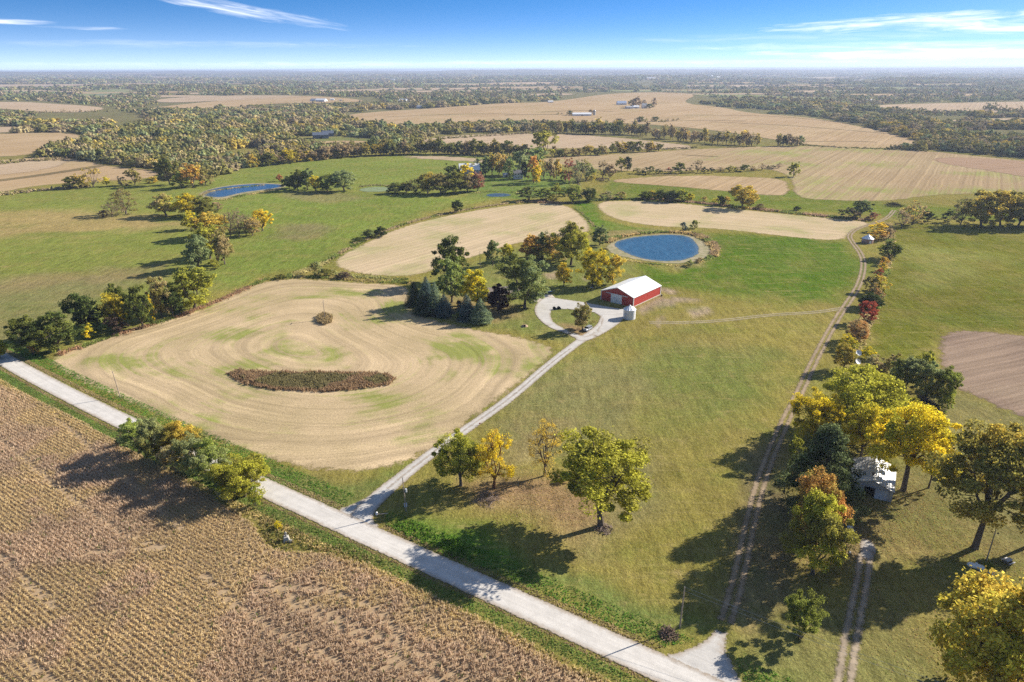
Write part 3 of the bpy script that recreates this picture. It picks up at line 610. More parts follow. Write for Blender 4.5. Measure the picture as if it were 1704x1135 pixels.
# ------------------------------------------------------------------ plants
rng = np.random.default_rng(7)
def unit(v): return v / (np.linalg.norm(v, axis=1, keepdims=True) + 1e-9)
def leaf_quads(Cn, Nn, size, asp=.62, r=None, droop=0):
    r = r or rng; n = len(Cn); t = unit(np.cross(Nn, r.normal(size=(n, 3)))); b = np.cross(Nn, t)
    if droop: t = unit(t * (1 - droop) + np.array([0, 0, -1]) * droop); b = unit(np.cross(Nn, t))
    s = np.asarray(size).reshape(-1, 1) * (.65 + .7 * r.random((n, 1)))
    V = np.empty((n, 4, 3)); V[:, 0] = Cn - t * s * .5; V[:, 1] = Cn + b * s * asp * .5; V[:, 2] = Cn + t * s * .5; V[:, 3] = Cn - b * s * asp * .5
    return V.reshape(-1, 3)
def clump_centers(style, n, r):
    # crown space: x,y in -1..1, z 0..1 (bottom..top of the crown)
    out = []
    if style in ('spruce',):
        return None
    # a few big lobes first, clumps on them
    nl = {'broad': 12, 'round': 11, 'vase': 9, 'sparse': 10, 'bush': 8, 'wide': 13, 'tall': 10}.get(style, 10)
    lob = []
    for i in range(nl):
        a = 2 * math.pi * (i + r.random() * .8) / nl; rr = .36 + .34 * r.random(); zz = .14 + .56 * r.random()
        if i % 3 == 0: rr *= .35; zz = .62 + .16 * r.random()
        lob.append((rr * math.cos(a), rr * math.sin(a), zz, .34 + .16 * r.random()))
    ph = r.random(4) * 6.28
    while len(out) < n:
        d = r.normal(size=3); d /= np.linalg.norm(d)
        if r.random() < .62:
            lx, ly, lz, lr = lob[r.integers(nl)]; d[2] = d[2] * .9 + .15; q = r.random() ** .45
            p = np.array([lx + d[0] * lr * q, ly + d[1] * lr * q, lz + d[2] * lr * .62 * q])
        else:
            az = math.atan2(d[1], d[0]); q = (.55 + .45 * r.random()) * (.84 + .14 * math.sin(3 * az + ph[0] + 2 * d[2]) + .12 * math.sin(5 * az + ph[1] + 5 * d[2]))
            p = np.array([d[0] * q, d[1] * q, .48 + d[2] * .50 * q])
        R = np.hypot(p[0], p[1]); zc = p[2]
        if not 0.0 < zc < 1: continue
        lim = {'vase': .35 + .75 * zc ** .7 if zc < .7 else 1.05 * math.sqrt(max(0, 1 - ((zc - .62) / .38) ** 2)), 'bush': math.sqrt(max(0, 1 - zc ** 2.2)),
               'tall': .95 * math.sqrt(max(0, 1 - (2 * zc - 1) ** 2 * .8))}.get(style, 1.0 * math.sqrt(max(0, 1 - ((zc - .45) / .56) ** 2)))
        if R > lim: continue
        out.append(p)
    out = np.array(out); rr = np.hypot(out[:, 0], out[:, 1]); out[:, :2] *= .90 / np.quantile(rr, .94); out[:, 2] *= .95 / np.quantile(out[:, 2], .98)
    return out
UNIT_H = 10.0   # variants are built with a crown 10 m high and 5 m in radius, trunk below
def make_variant(style, seed, nclump, nleaf, ls, bare=.0, crown_b=.18):
    r = np.random.default_rng(seed); R = 5.0; H = UNIT_H; z0 = crown_b * H / (1 - crown_b) if crown_b else 0
    tot = H + z0; mb = MB()
    if style == 'spruce':
        Cn, Nn, lv = [], [], []
        levels = nclump
        for i in range(levels):
            t = i / levels; z = z0 + H * (t ** .95); rad = R * (1 - t) ** .85 * (.85 + .25 * r.random()) + .12
            k = max(5, int(13 * (1 - t) + 4))
            for j in range(k):
                a = 2 * math.pi * (j + r.random() * .7) / k; L = rad * (.72 + .42 * r.random())
                m = max(3, int(nleaf * (L / R)))
                u = .15 + .85 * r.random(m) ** .7; wdt = (1 - u * .75) * L * .26 + .10
                off = r.normal(size=m) * wdt; zz = z - u * L * .20 + (u ** 2) * L * .12 + r.normal(size=m) * .10
                x = math.cos(a) * u * L - math.sin(a) * off; y = math.sin(a) * u * L + math.cos(a) * off
                Cn.append(np.stack([x, y, zz], 1)); nn = np.stack([np.cos(a) * .5 + r.normal(size=m) * .45, np.sin(a) * .5 + r.normal(size=m) * .45, .75 + r.random(m) * .5], 1); Nn.append(unit(nn))
                lv.append(np.clip(.15 + .55 * (u - .3) + .25 * r.random(m) + (r.random() - .5) * .25, 0, 1))
        Cn = np.vstack(Cn); Nn = np.vstack(Nn); lv = np.concatenate(lv)
        mb.tube([(0, 0, -.3), (0, 0, tot * .5), (0, 0, tot * .97)], [.26, .16, .03], 6)
        V = leaf_quads(Cn, Nn, ls, .5, r)
    elif style == 'pine':
        Cn, Nn, lv = [], [], []
        for i in range(nclump):
            t = r.random() ** 1.25; z = z0 + H * (.06 + .92 * t); rad = R * (1 - t) ** .7 * (.9 + .3 * r.random()); a = 2 * math.pi * r.random(); q = r.random() ** .4
            c = np.array([math.cos(a) * rad * q, math.sin(a) * rad * q, z]); cr_ = .75 + .45 * r.random()
            d = unit(r.normal(size=(nleaf, 3))); p = c + d * cr_ * np.array([1, 1, .55]) * (.4 + .6 * r.random((nleaf, 1)) ** .5)
            Cn.append(p); Nn.append(unit(d * .7 + np.array([0, 0, .6]) + r.normal(size=(nleaf, 3)) * .4)); lv.append(np.clip(r.random() * .6 + (d[:, 2] * .3) + .1 * r.random(nleaf), 0, 1))
            if i % 3 == 0: mb.tube([(0, 0, z - rad * .15), tuple(c)], [.07, .03], 4, False)
        Cn = np.vstack(Cn); Nn = np.vstack(Nn); lv = np.concatenate(lv)
        mb.tube([(0, 0, -.3), (0, 0, tot * .5), (0, 0, tot * .96)], [.3, .2, .04], 7)
        V = leaf_quads(Cn, Nn, ls, .45, r)
    else:
        cc = clump_centers(style, nclump, r); cc = cc * np.array([R, R, H]); cc[:, 2] += z0
        tw = r.random((3, 3)) * 6
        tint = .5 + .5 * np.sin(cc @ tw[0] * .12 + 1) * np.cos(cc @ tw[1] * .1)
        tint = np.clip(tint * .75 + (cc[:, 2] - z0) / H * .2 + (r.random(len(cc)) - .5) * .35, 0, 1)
        Cn, Nn, lv = [], [], []
        crad = {'sparse': .85, 'bush': .8}.get(style, 1.0)
        for c, tv in zip(cc, tint):
            rc = (.5 + .75 * r.random() ** 1.5) * crad; m = int(nleaf * (.6 + .8 * r.random()))
            if bare and r.random() < bare: m = int(m * .2)
            d = unit(r.normal(size=(m, 3))); q = (.35 + .65 * r.random((m, 1)) ** .5) * (1 + .28 * r.normal(size=(m, 1)) ** 2 * .5)
            p = c + d * q * rc * np.array([1, 1, .62]); Cn.append(p)
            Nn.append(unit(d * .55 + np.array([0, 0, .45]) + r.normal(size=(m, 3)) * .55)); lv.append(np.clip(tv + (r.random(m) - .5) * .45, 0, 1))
        Cn = np.vstack(Cn); Nn = np.vstack(Nn); lv = np.concatenate(lv); V = leaf_quads(Cn, Nn, ls, .68, r)
        # trunk, forks and limbs that run to the clumps
        if style == 'bush':
            for c in cc[:max(6, nclump // 5)]:
                mb.tube([(c[0] * .12, c[1] * .12, 0), (c[0] * .5, c[1] * .5, c[2] * .6), tuple(c)], [.07, .05, .02], 4, False)
        else:
            fork = z0 + H * .10; lean = r.normal(size=2) * .25
            mb.tube([(0, 0, -.3), (0, 0, .25), (lean[0] * .5, lean[1] * .5, fork * .6), (lean[0], lean[1], fork)], [.50, .36, .29, .26], 8, False)
            nlimb = 5 + int(r.integers(3)); limbs = []
            for i in range(nlimb):
                a = 2 * math.pi * (i + r.random() * .6) / nlimb; rr = R * (.34 + .2 * r.random()) * (0.25 if i == 0 else 1); zt = z0 + H * (.42 + .3 * r.random() + (.12 if i == 0 else 0))
                tip = np.array([math.cos(a) * rr, math.sin(a) * rr, zt]); b0 = np.array([lean[0], lean[1], fork - .05 - r.random() * fork * .18])
                mid = b0 * .5 + tip * .5 + np.array([math.cos(a), math.sin(a), -.3]) * .35 + r.normal(size=3) * .2
                mb.tube([b0, mid, tip], [.19, .13, .07], 6, False); limbs += [(b0 * .5 + mid * .5), mid, (mid + tip) * .5, tip]
            LM = np.array(limbs)
            for c in (cc if bare else cc[::2]):
                dd = np.linalg.norm(LM - c, axis=1) + np.maximum(0, LM[:, 2] - c[2]) * 1.5; b0 = LM[np.argmin(dd)]
                mb.tube([b0, (b0 + c) * .5 + r.normal(size=3) * .15, c], [.06, .04, .015], 4, False)
                if bare:
                    for _ in range(5): mb.tube([c, c + r.normal(size=3) * .8 + np.array([0, 0, .3])], [.022, .006], 3, False)
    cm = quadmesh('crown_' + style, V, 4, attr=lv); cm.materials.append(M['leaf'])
    tm = mb.mesh('trunk_' + style); tm.materials.append(M['bark'])
    return cm, tm, z0, tot
VAR = {}
def variants(style, lod):
    k = (style, lod)
    if k not in VAR:
        n, l, s, cnt = {'near': (120, 260, .28, 5), 'mid': (90, 110, .46, 4), 'far': (60, 36, .85, 5)}[lod]
        bare = 0; cb = .12
        if style == 'sparse': l = int(l * .45); n = int(n * .85); bare = .35; s *= .85; cb = .12
        if style == 'bare': l = int(l * .26); bare = .5; s *= .7; cb = .15
        if style == 'spruce': n, l, s = {'near': (30, 80, .36), 'mid': (22, 34, .5), 'far': (13, 14, .9)}[lod]; cb = .05
        if style == 'pine': n, l, s = {'near': (230, 110, .30), 'mid': (110, 60, .5), 'far': (50, 24, .9)}[lod]; cb = .05
        if style == 'bush': cb = .0; n = int(n * .7)
        if style == 'tall': cb = .08
        if cb: cb = {'near': .09, 'mid': .05, 'far': .04}[lod]
        if style == 'high': cb = .26
        if style == 'wide': cb = .27
        base = {'bare': 'sparse', 'high': 'wide'}.get(style, style)
        VAR[k] = [make_variant(base, abs(hash_(style)) % 1000 + i * 17 + {'near': 0, 'mid': 3, 'far': 5}[lod], n, l, s, bare, cb) + (cb,) for i in range(cnt)]
    return VAR[k]
def hash_(s): return sum((i + 1) * ord(c) for i, c in enumerate(s)) * 31
COLS = dict(dg=(.072, .094, .026), ol=(.21, .19, .045), og=(.15, .16, .034), ye=(.58, .46, .028), go=(.50, .37, .065), orr=(.42, .22, .065), br=(.27, .20, .12), yg=(.36, .345, .045), gg=(.22, .26, .11),
            bs=(.06, .10, .095), bl=(.12, .17, .15), ma=(.07, .028, .022), re=(.33, .085, .05), ta=(.38, .30, .15), lg=(.26, .30, .06), pg=(.26, .28, .12), dk=(.03, .045, .015), bb=(.14, .10, .07))
COLS = {k: tuple(v * (1 if k in ('dk', 'ma', 'bb', 'bs') else 1.55) for v in c) for k, c in COLS.items()}
NT = [0]
def tree(base, top, wpx, style, a, b, label, group=None, name='tree', cat='tree', lod=None, world=None, trunk=None, minh=1.2):
    x, y = world if world else g(*base); z = float(hgt(x, y))
    px, py, dep = proj(x, y, z); R = wpx / 2 / F * dep * (1.14 if dep > 620 else (1.2 if dep > 380 else 1.04))
    if lod is None: lod = 'near' if dep < 260 else ('mid' if dep < 620 else 'far')
    NT[0] += 1; vs = variants(style, lod); cm, tm, z0, tot, cb = vs[(NT[0] * 7 + NT[0] // 3) % len(vs)]
    dist = math.sqrt(x * x + y * y + (z - HC) ** 2); cd_ = math.hypot(x, y) / dist; sdl = (HC - z) / dist
    lo, hi = minh, 40.0
    for _ in range(25):
        Hh = (lo + hi) / 2; c = (1 + cb) / 2 * Hh; av = (1 - cb) / 2 * Hh
        t = proj(x, y, z + c)[1] - math.hypot(av * cd_, R * sdl * .85) / dep * F
        if t > top: lo = Hh
        else: hi = Hh
    Hh = max(Hh, minh)
    root = empty(name, (x, y, z - .02), rng.random() * 6.28); tag(root, label, cat, group)
    s = (R / 5.0 * .97, R / 5.0 * .97, Hh / tot); root.scale = (1, 1, 1)
    o = bpy.data.objects.new('trunk', tm); C.objects.link(o); o.parent = root; o.scale = s
    if trunk:
        o.material_slots[0].link = 'OBJECT'; o.material_slots[0].material = M[trunk]
    o = bpy.data.objects.new('crown' if style != 'bush' else 'foliage', cm); C.objects.link(o); o.parent = root; o.scale = s
    j = 1 + (rng.random(2) - .5) * .2
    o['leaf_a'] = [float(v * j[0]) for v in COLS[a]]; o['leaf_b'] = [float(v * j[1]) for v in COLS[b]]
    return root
S = lambda *a, **k: tree(*a, **{**dict(name='shrub', cat='shrub'), **k})

# trees on the corner lot between road and drive
tree((767, 808), 722, 80, 'broad', 'og', 'yg', 'green and yellow tree beside the driveway near the junction', name='tree')
tree((822, 812), 718, 68, 'sparse', 'ye', 'go', 'golden thin-leaved tree right of the green corner tree', trunk='bark_red')
tree((906, 792), 697, 62, 'bare', 'go', 'go', 'nearly bare tree with orange leaves on the corner lot')
tree((1000, 876), 722, 164, 'wide', 'ol', 'yg', 'largest spreading tree on the corner lot with olive and yellow leaves', name='spreading_tree')
S((938, 800), 786, 22, 'bush', 'ta', 'pg', 'small pale shrub at the edge of the leaf litter')
# willows by the county road
tree((230, 755), 698, 52, 'round', 'gg', 'lg', 'grey green willow furthest left along the gravel road', name='willow_tree')
tree((262, 772), 700, 56, 'round', 'ol', 'pg', 'dense willow behind a pale thicket by the gravel road', name='willow_tree')
tree((330, 792), 724, 58, 'broad', 'ol', 'pg', 'low willow between the golden one and the forked one', name='willow_tree')
tree((305, 766), 699, 64, 'broad', 'ol', 'go', 'willow with golden top in the roadside group', name='willow_tree')
S((296, 788), 741, 56, 'bush', 'pg', 'ta', 'pale olive thicket under the golden willow')
tree((359, 808), 738, 66, 'broad', 'lg', 'pg', 'willow with forked dark trunk beside the gravel road', name='willow_tree')
tree((408, 826), 758, 86, 'broad', 'ol', 'yg', 'yellowing willow at the right end of the roadside group', name='willow_tree')
tree((392, 826), 778, 46, 'broad', 'yg', 'ol', 'lower golden willow in front of the right end willow', name='willow_tree')
S((425, 841), 806, 25, 'bush', 'yg', 'lg', 'bright yellow green bush at the foot of the last willow')
S((372, 812), 786, 18, 'bush', 'dk', 'dg', 'dark small shrub behind the forked willow')
S((205, 742), 722, 20, 'bush', 'pg', 'bb', 'thin pale shrub left of the willows')
S((463, 880), 866, 14, 'bush', 'yg', 'ye', 'bright yellow weed shrub behind the concrete marker')
tree((0, 597), 564, 36, 'round', 'yg', 'lg', 'yellow green tree at the road at the left edge')
# dark hedgerow between pasture and stubble, left
hg = dict(group=None)
tree((56, 590), 528, 58, 'round', 'dg', 'og', 'dark green tree at the road end of the left hedgerow')
tree((98, 584), 520, 74, 'broad', 'dg', 'og', 'wide dark olive tree second from the road in the left hedgerow')
S((57, 590), 564, 17, 'bush', 'orr', 'go', 'small orange bush in front of the dark roadside tree')
S((150, 565), 540, 27, 'bush', 'ye', 'yg', 'bright yellow bush at the stubble edge of the left hedgerow')
tree((146, 553), 490, 60, 'round', 'dg', 'dg', 'rounded dark green tree behind the yellow bush')
tree((194, 546), 491, 44, 'round', 'ol', 'ye', 'olive tree with yellow top in the left hedgerow')
S((196, 556), 524, 36, 'bush', 'bb', 'bb', 'grey brown leafless thicket in the left hedgerow')
tree((203, 537), 474, 38, 'tall', 'dg', 'og', 'tall dark tree behind the olive and yellow one')
tree((238, 545), 477, 48, 'broad', 'og', 'dg', 'dark green tree with a yellow patch in the left hedgerow')
S((254, 535), 494, 16, 'bush', 'ye', 'ye', 'small bright yellow shrub between two dark hedgerow trees')
tree((270, 528), 463, 40, 'broad', 'ta', 'ol', 'tan and brown tree in the left hedgerow')
tree((288, 526), 482, 42, 'round', 'dg', 'dg', 'low dark green tree beside the largest hedgerow tree')
tree((324, 513), 448, 74, 'broad', 'og', 'yg', 'largest tree at the inner end of the left hedgerow')
S((302, 516), 482, 16, 'bush', 'ye', 'yg', 'yellow shrub in front of the low dark hedgerow tree')
# hedge running north through the pasture
tree((332, 449), 393, 44, 'tall', 'pg', 'gg', 'pale grey green tree at the near end of the pasture tree line')
tree((350, 430), 376, 48, 'round', 'ol', 'yg', 'olive tree behind the pale one in the pasture tree line')
tree((374, 440), 382, 34, 'broad', 'ta', 'ol', 'tan leaved tree on the right side of the pasture tree line')
S((358, 448), 432, 22, 'bush', 'ol', 'yg', 'low olive shrub at the foot of the pasture tree line')
tree((346, 396), 354, 52, 'round', 'go', 'ol', 'golden tree in the middle of the pasture tree line')
tree((318, 382), 352, 24, 'round', 'yg', 'ye', 'small yellow tree left of the golden one')
for i, (bx, by, tp, ww) in enumerate([(384, 393, 352, 22), (398, 394, 350, 24), (410, 392, 355, 20)]):
    tree((bx, by), tp, ww, 'bare', 'br', 'br', 'bare brown tree in the clump left of the yellow pasture tree', group='bare trees in the pasture')
tree((437, 384), 350, 28, 'round', 'ye', 'go', 'bright yellow tree at the right end of the pasture clump')
tree((420, 392), 362, 26, 'round', 'ta', 'go', 'tan tree just left of the bright yellow pasture tree')
tree((277, 359), 322, 40, 'round', 'yg', 'ta', 'yellow olive tree at the left end of the trees below the far pond')
tree((316, 360), 322, 42, 'round', 'ol', 'ye', 'rounded yellow tree left of the far pond')
tree((342, 360), 328, 34, 'round', 'og', 'ol', 'olive tree closest to the far pond bank')
S((362, 350), 336, 22, 'bush', 'ta', 'br', 'brown shrub on the bank of the far pond')
tree((210, 356), 315, 36, 'sparse', 'br', 'ol', 'lone brown thin-leaved tree in the left pasture')
tree((187, 361), 334, 26, 'bare', 'br', 'br', 'small bare tree beside the lone brown one in the pasture')
S((173, 361), 350, 16, 'bush', 'bb', 'br', 'low brown shrub beside the small bare pasture tree')
for bx, by, tp, ww, st_, a, b, lb in [
    (117, 314, 295, 24, 'round', 'og', 'ol', 'olive tree at the edge of the left tan field'), (134, 313, 292, 22, 'round', 'ol', 'go', 'small orange tinged tree by the left tan field'),
    (156, 312, 277, 30, 'sparse', 'go', 'ta', 'tall thin golden tree by the left tan field'), (178, 310, 294, 12, 'tall', 'yg', 'ye', 'slim yellow tree by the left tan field'),
    (204, 309, 294, 16, 'bush', 'br', 'ta', 'brown bush by the left tan field'), (225, 308, 281, 25, 'round', 'ta', 'ol', 'tan round tree by the left tan field'),
    (255, 305, 294, 18, 'bush', 'yg', 'go', 'yellow bush where the tan field meets the woods'),
    (283, 308, 262, 34, 'round', 'dg', 'ol', 'dark olive tree at the corner of the big woods'), (303, 313, 288, 28, 'round', 'lg', 'ol', 'light green bush tree in front of the big woods'),
    (322, 312, 274, 34, 'round', 'go', 'orr', 'orange gold tree at the front of the big woods'), (342, 308, 280, 26, 'round', 'ol', 'ta', 'olive tree where the woods reach the pasture')]:
    tree((bx, by), tp, ww, st_, a, b, lb)
# groves by the far ponds
for bx, by, tp, ww, st_, a, b, lb in [
    (482, 314, 293, 24, 'round', 'dg', 'dg', 'dark tree at the pond end of the pasture grove'), (496, 317, 284, 24, 'tall', 'dg', 'og', 'tall dark pointed tree in the pasture grove'),
    (512, 316, 282, 26, 'tall', 'dg', 'gg', 'second tall dark tree in the pasture grove'), (525, 318, 294, 18, 'round', 'ye', 'yg', 'yellow tree in the middle of the pasture grove'),
    (545, 319, 291, 32, 'round', 'og', 'lg', 'green rounded tree in the pasture grove'), (573, 318, 283, 38, 'round', 'gg', 'pg', 'grey green tree at the right end of the pasture grove'),
    (465, 302, 291, 11, 'round', 'orr', 're', 'small orange tree beyond the far pond'),
    (658, 322, 304, 26, 'round', 'dg', 'og', 'dark tree at the left end of the farmhouse grove'), (676, 321, 303, 22, 'round', 'og', 'ol', 'low green tree second in the farmhouse grove'),
    (692, 322, 298, 24, 'sparse', 'br', 'og', 'greyish thin tree in the farmhouse grove'), (712, 322, 289, 32, 'round', 'ol', 'go', 'gold topped tree in the farmhouse grove'),
    (734, 323, 288, 34, 'round', 'ol', 'ta', 'broad brownish tree at the centre of the farmhouse grove'), (757, 322, 286, 36, 'round', 'og', 'ol', 'broad olive tree of the farmhouse grove'),
    (778, 320, 290, 28, 'round', 'dg', 'br', 'dark brown green tree beside the reddish one'), (795, 318, 288, 24, 'round', 're', 'br', 'reddish brown tree at the right end of the farmhouse grove'),
    (752, 305, 275, 26, 'round', 'dg', 'og', 'dark tree in front of the white roofed barn'), (776, 305, 274, 28, 'round', 'ye', 'yg', 'yellow tree in front of the white roofed barn'),
    (760, 354, 333, 18, 'round', 'dg', 'dk', 'lone dark round tree on the pasture edge'), (634, 394, 377, 20, 'round', 'dg', 'dk', 'dark shrub tree on the fence line above the stubble'),
    (615, 396, 381, 22, 'round', 'gg', 'og', 'grey green tree left of the dark one on the fence line')]:
    tree((bx, by), tp, ww, st_, a, b, lb)
S((598, 402), 394, 20, 'bush', 'og', 'dg', 'low green bush on the fence line'); S((527, 458), 436, 26, 'bush', 'pg', 'ol', 'pale bush where the two stubble fields meet')
S((545, 460), 447, 24, 'bush', 'ol', 'og', 'olive bush right of the pale one between the stubble fields'); S((572, 463), 451, 26, 'bush', 'bb', 'br', 'brown leafless bush between the stubble fields'); S((468, 464), 456, 22, 'bush', 'dg', 'ol', 'dark low bush at the tip of the left hedgerow')
# farmyard
tree((752, 472), 396, 64, 'broad', 'dg', 'og', 'tall dark green tree at the back of the yard')
tree((752, 503), 432, 52, 'round', 'gg', 'lg', 'grey green maple with a clear trunk in the yard', name='maple_tree')
tree((793, 510), 450, 50, 'broad', 'ye', 'yg', 'bright yellow tree beside the brown roofed house')
for bx, by, tp, ww, a, b, lb in [(690, 508, 468, 26, 'bs', 'dg', 'dark blue spruce at the left end of the yard row'), (711, 518, 459, 30, 'bs', 'bl', 'tallest blue spruce in the yard row'), (725, 522, 468, 28, 'bl', 'gg', 'pale grey spruce in the yard row'),
        (705, 522, 482, 28, 'bs', 'dg', 'short dark spruce in front of the tallest one'), (740, 526, 488, 28, 'bs', 'bl', 'short blue spruce at the right end of the yard row'), (777, 531, 488, 30, 'bs', 'bl', 'blue spruce under the yellow yard tree'),
        (800, 537, 495, 34, 'bl', 'gg', 'silvery spruce nearest the lawn edge'), (724, 524, 497, 22, 'bs', 'dk', 'small spruce squeezed between larger ones')]:
    tree((bx, by), tp, ww * 1.35, 'spruce', a, b, lb, name='spruce_tree', cat='spruce', lod='near')
tree((830, 521), 473, 38, 'round', 'ma', 'ma', 'dark maroon tree in front of the house')
S((766, 520), 500, 20, 'bush', 'ma', 'dk', 'dark maroon bush left of the blue spruce')
S((762, 533), 520, 18, 'bush', 'lg', 'og', 'green bush at the foot of the blue spruce')
tree((873, 513), 427, 78, 'broad', 'og', 'gg', 'big green tree between house and driveway loop', lod='near')
tree((820, 442), 401, 26, 'tall', 'gg', 'og', 'grey green young tree behind the house'); tree((843, 434), 406, 22, 'round', 'yg', 'ye', 'small yellow tree behind the house')
tree((884, 429), 391, 34, 'round', 'orr', 'go', 'orange topped tree behind the lawn'); tree((904, 428), 386, 28, 'round', 'gg', 'dg', 'dark green tree between the orange and brown ones'); tree((918, 431), 391, 30, 'broad', 'br', 'go', 'brownish orange tree left of the big olive one')
S((914, 434), 416, 22, 'bush', 'go', 'yg', 'golden bush under the brownish orange tree'); S((932, 436), 420, 20, 'bush', 'ta', 'yg', 'tan bush left of the olive tree trunk')
tree((901, 433), 415, 9, 'spruce', 'dk', 'dg', 'tiny dark conifer under the orange topped tree', name='conifer_tree', cat='conifer'); S((886, 432), 411, 24, 'bush', 'yg', 'ol', 'yellow green bush at the foot of the orange tree')
tree((950, 441), 374, 58, 'broad', 'ol', 'yg', 'big olive yellow tree at the back of the lawn', lod='near')
tree((998, 408), 377, 27, 'round', 'dg', 'gg', 'dark green round tree at the left end of the round pond'); S((1006, 420), 412, 14, 'bush', 'ol', 'ta', 'low olive bush on the left bank of the round pond')
tree((938, 476), 438, 28, 'broad', 'go', 'ye', 'leaning small gold tree on the lawn')
tree((986, 477), 416, 48, 'broad', 'og', 'ye', 'green and yellow tree left of the red barn', lod='near'); tree((1020, 473), 424, 34, 'broad', 'go', 'yg', 'light golden tree just behind the red barn', lod='near')
tree((969, 549), 506, 34, 'broad', 'ta', 'ol', 'small tan tree inside the driveway loop', lod='near')
S((1148, 443), 433, 18, 'bush', 'pg', 'lg', 'pale green bush on the near bank of the round pond'); S((1137, 383), 370, 12, 'bush', 'bl', 'bs', 'blue green juniper beyond the round pond'); S((1156, 381), 366, 14, 'bush', 'lg', 'ol', 'light green bush right of the blue juniper')
S((1163, 437), 428, 14, 'bush', 'br', 'ta', 'brown weed bush on the right bank of the round pond')
# middle hedge between the fields
for bx, by, tp, ww, st_, a, b, lb in [
    (880, 334, 311, 34, 'bush', 'gg', 'og', 'grey green bush at the left end of the middle hedge'), (905, 334, 313, 26, 'bush', 'og', 'lg', 'green bush second in the middle hedge'), (926, 333, 308, 32, 'bush', 'og', 'yg', 'yellow tinged bush in the middle hedge'),
    (953, 337, 309, 28, 'round', 'lg', 'ol', 'light green tree in the middle hedge'), (980, 336, 314, 26, 'round', 'dg', 'og', 'dark green tree in the middle hedge'), (1010, 332, 318, 24, 'bush', 'ta', 'pg', 'tan bush in the middle hedge'),
    (1034, 331, 319, 22, 'bush', 'yg', 'ta', 'yellowish bush in the middle hedge'), (1074, 332, 318, 20, 'round', 'dg', 'og', 'dark bush above the right stubble field'), (1085, 331, 317, 14, 'round', 'ye', 'ol', 'small yellow tree above the right stubble field'),
    (1098, 335, 316, 24, 'round', 'dg', 'og', 'left of two dark trees above the stubble'), (1116, 336, 318, 26, 'round', 'dg', 'dk', 'right of two dark trees above the stubble'), (1135, 335, 315, 22, 'round', 'yg', 'lg', 'yellow green tree next to the two dark ones'),
    (1148, 335, 321, 12, 'round', 'ye', 'yg', 'small bright yellow tree above the stubble'), (1171, 336, 327, 14, 'bush', 'ye', 'ta', 'low yellow bush above the stubble'), (1190, 338, 330, 14, 'bush', 'yg', 'ye', 'second low yellow bush above the stubble'),
    (1199, 342, 326, 13, 'tall', 'dk', 'dg', 'slim dark cedar above the stubble'), (1208, 341, 327, 12, 'tall', 'go', 'ta', 'slim golden tree beside the dark cedar'), (1236, 346, 309, 40, 'broad', 'go', 'ol', 'largest golden tree above the right stubble field'),
    (1265, 348, 339, 14, 'bush', 'ol', 'br', 'low olive bush right of the golden tree'), (1326, 350, 343, 11, 'round', 'dk', 'dg', 'single dark bush on the far hedge'), (1412, 364, 346, 30, 'bush', 'dg', 'br', 'dark low bush at the lane corner'),
    (1431, 362, 334, 28, 'round', 'dg', 'gg', 'dark green tree at the lane corner'), (1452, 366, 353, 18, 'bush', 'br', 're', 'brown bush at the lane corner'), (1500, 380, 350, 28, 'sparse', 'ta', 'br', 'tan thin tree right of the lane end'),
    (1518, 374, 335, 38, 'sparse', 'go', 'ta', 'golden thin tree beyond the lane end'), (1543, 369, 352, 28, 'bush', 'dg', 'dk', 'dark bush left of the right hand grove'), (1578, 370, 350, 20, 'bush', 'dk', 'dg', 'low dark bush at the foot of the right grove'),
    (1598, 374, 330, 28, 'sparse', 'br', 'og', 'thin brown tree at the left end of the right grove'), (1632, 377, 320, 54, 'broad', 'go', 'ol', 'broad golden tree in the right grove'), (1664, 376, 318, 46, 'broad', 'ol', 'go', 'olive gold tree in the middle of the right grove'),
    (1694, 377, 322, 46, 'broad', 'ol', 'og', 'olive tree at the right edge of the right grove'), (1728, 377, 320, 50, 'broad', 'ol', 'go', 'outermost tree of the right grove'),
    (1320, 294, 271, 19, 'round', 'yg', 'og', 'lone yellow green tree in the right tan field')]:
    tree((bx, by), tp, ww, st_, a, b, lb, name='shrub' if st_ == 'bush' else 'tree', cat='shrub' if st_ == 'bush' else 'tree')
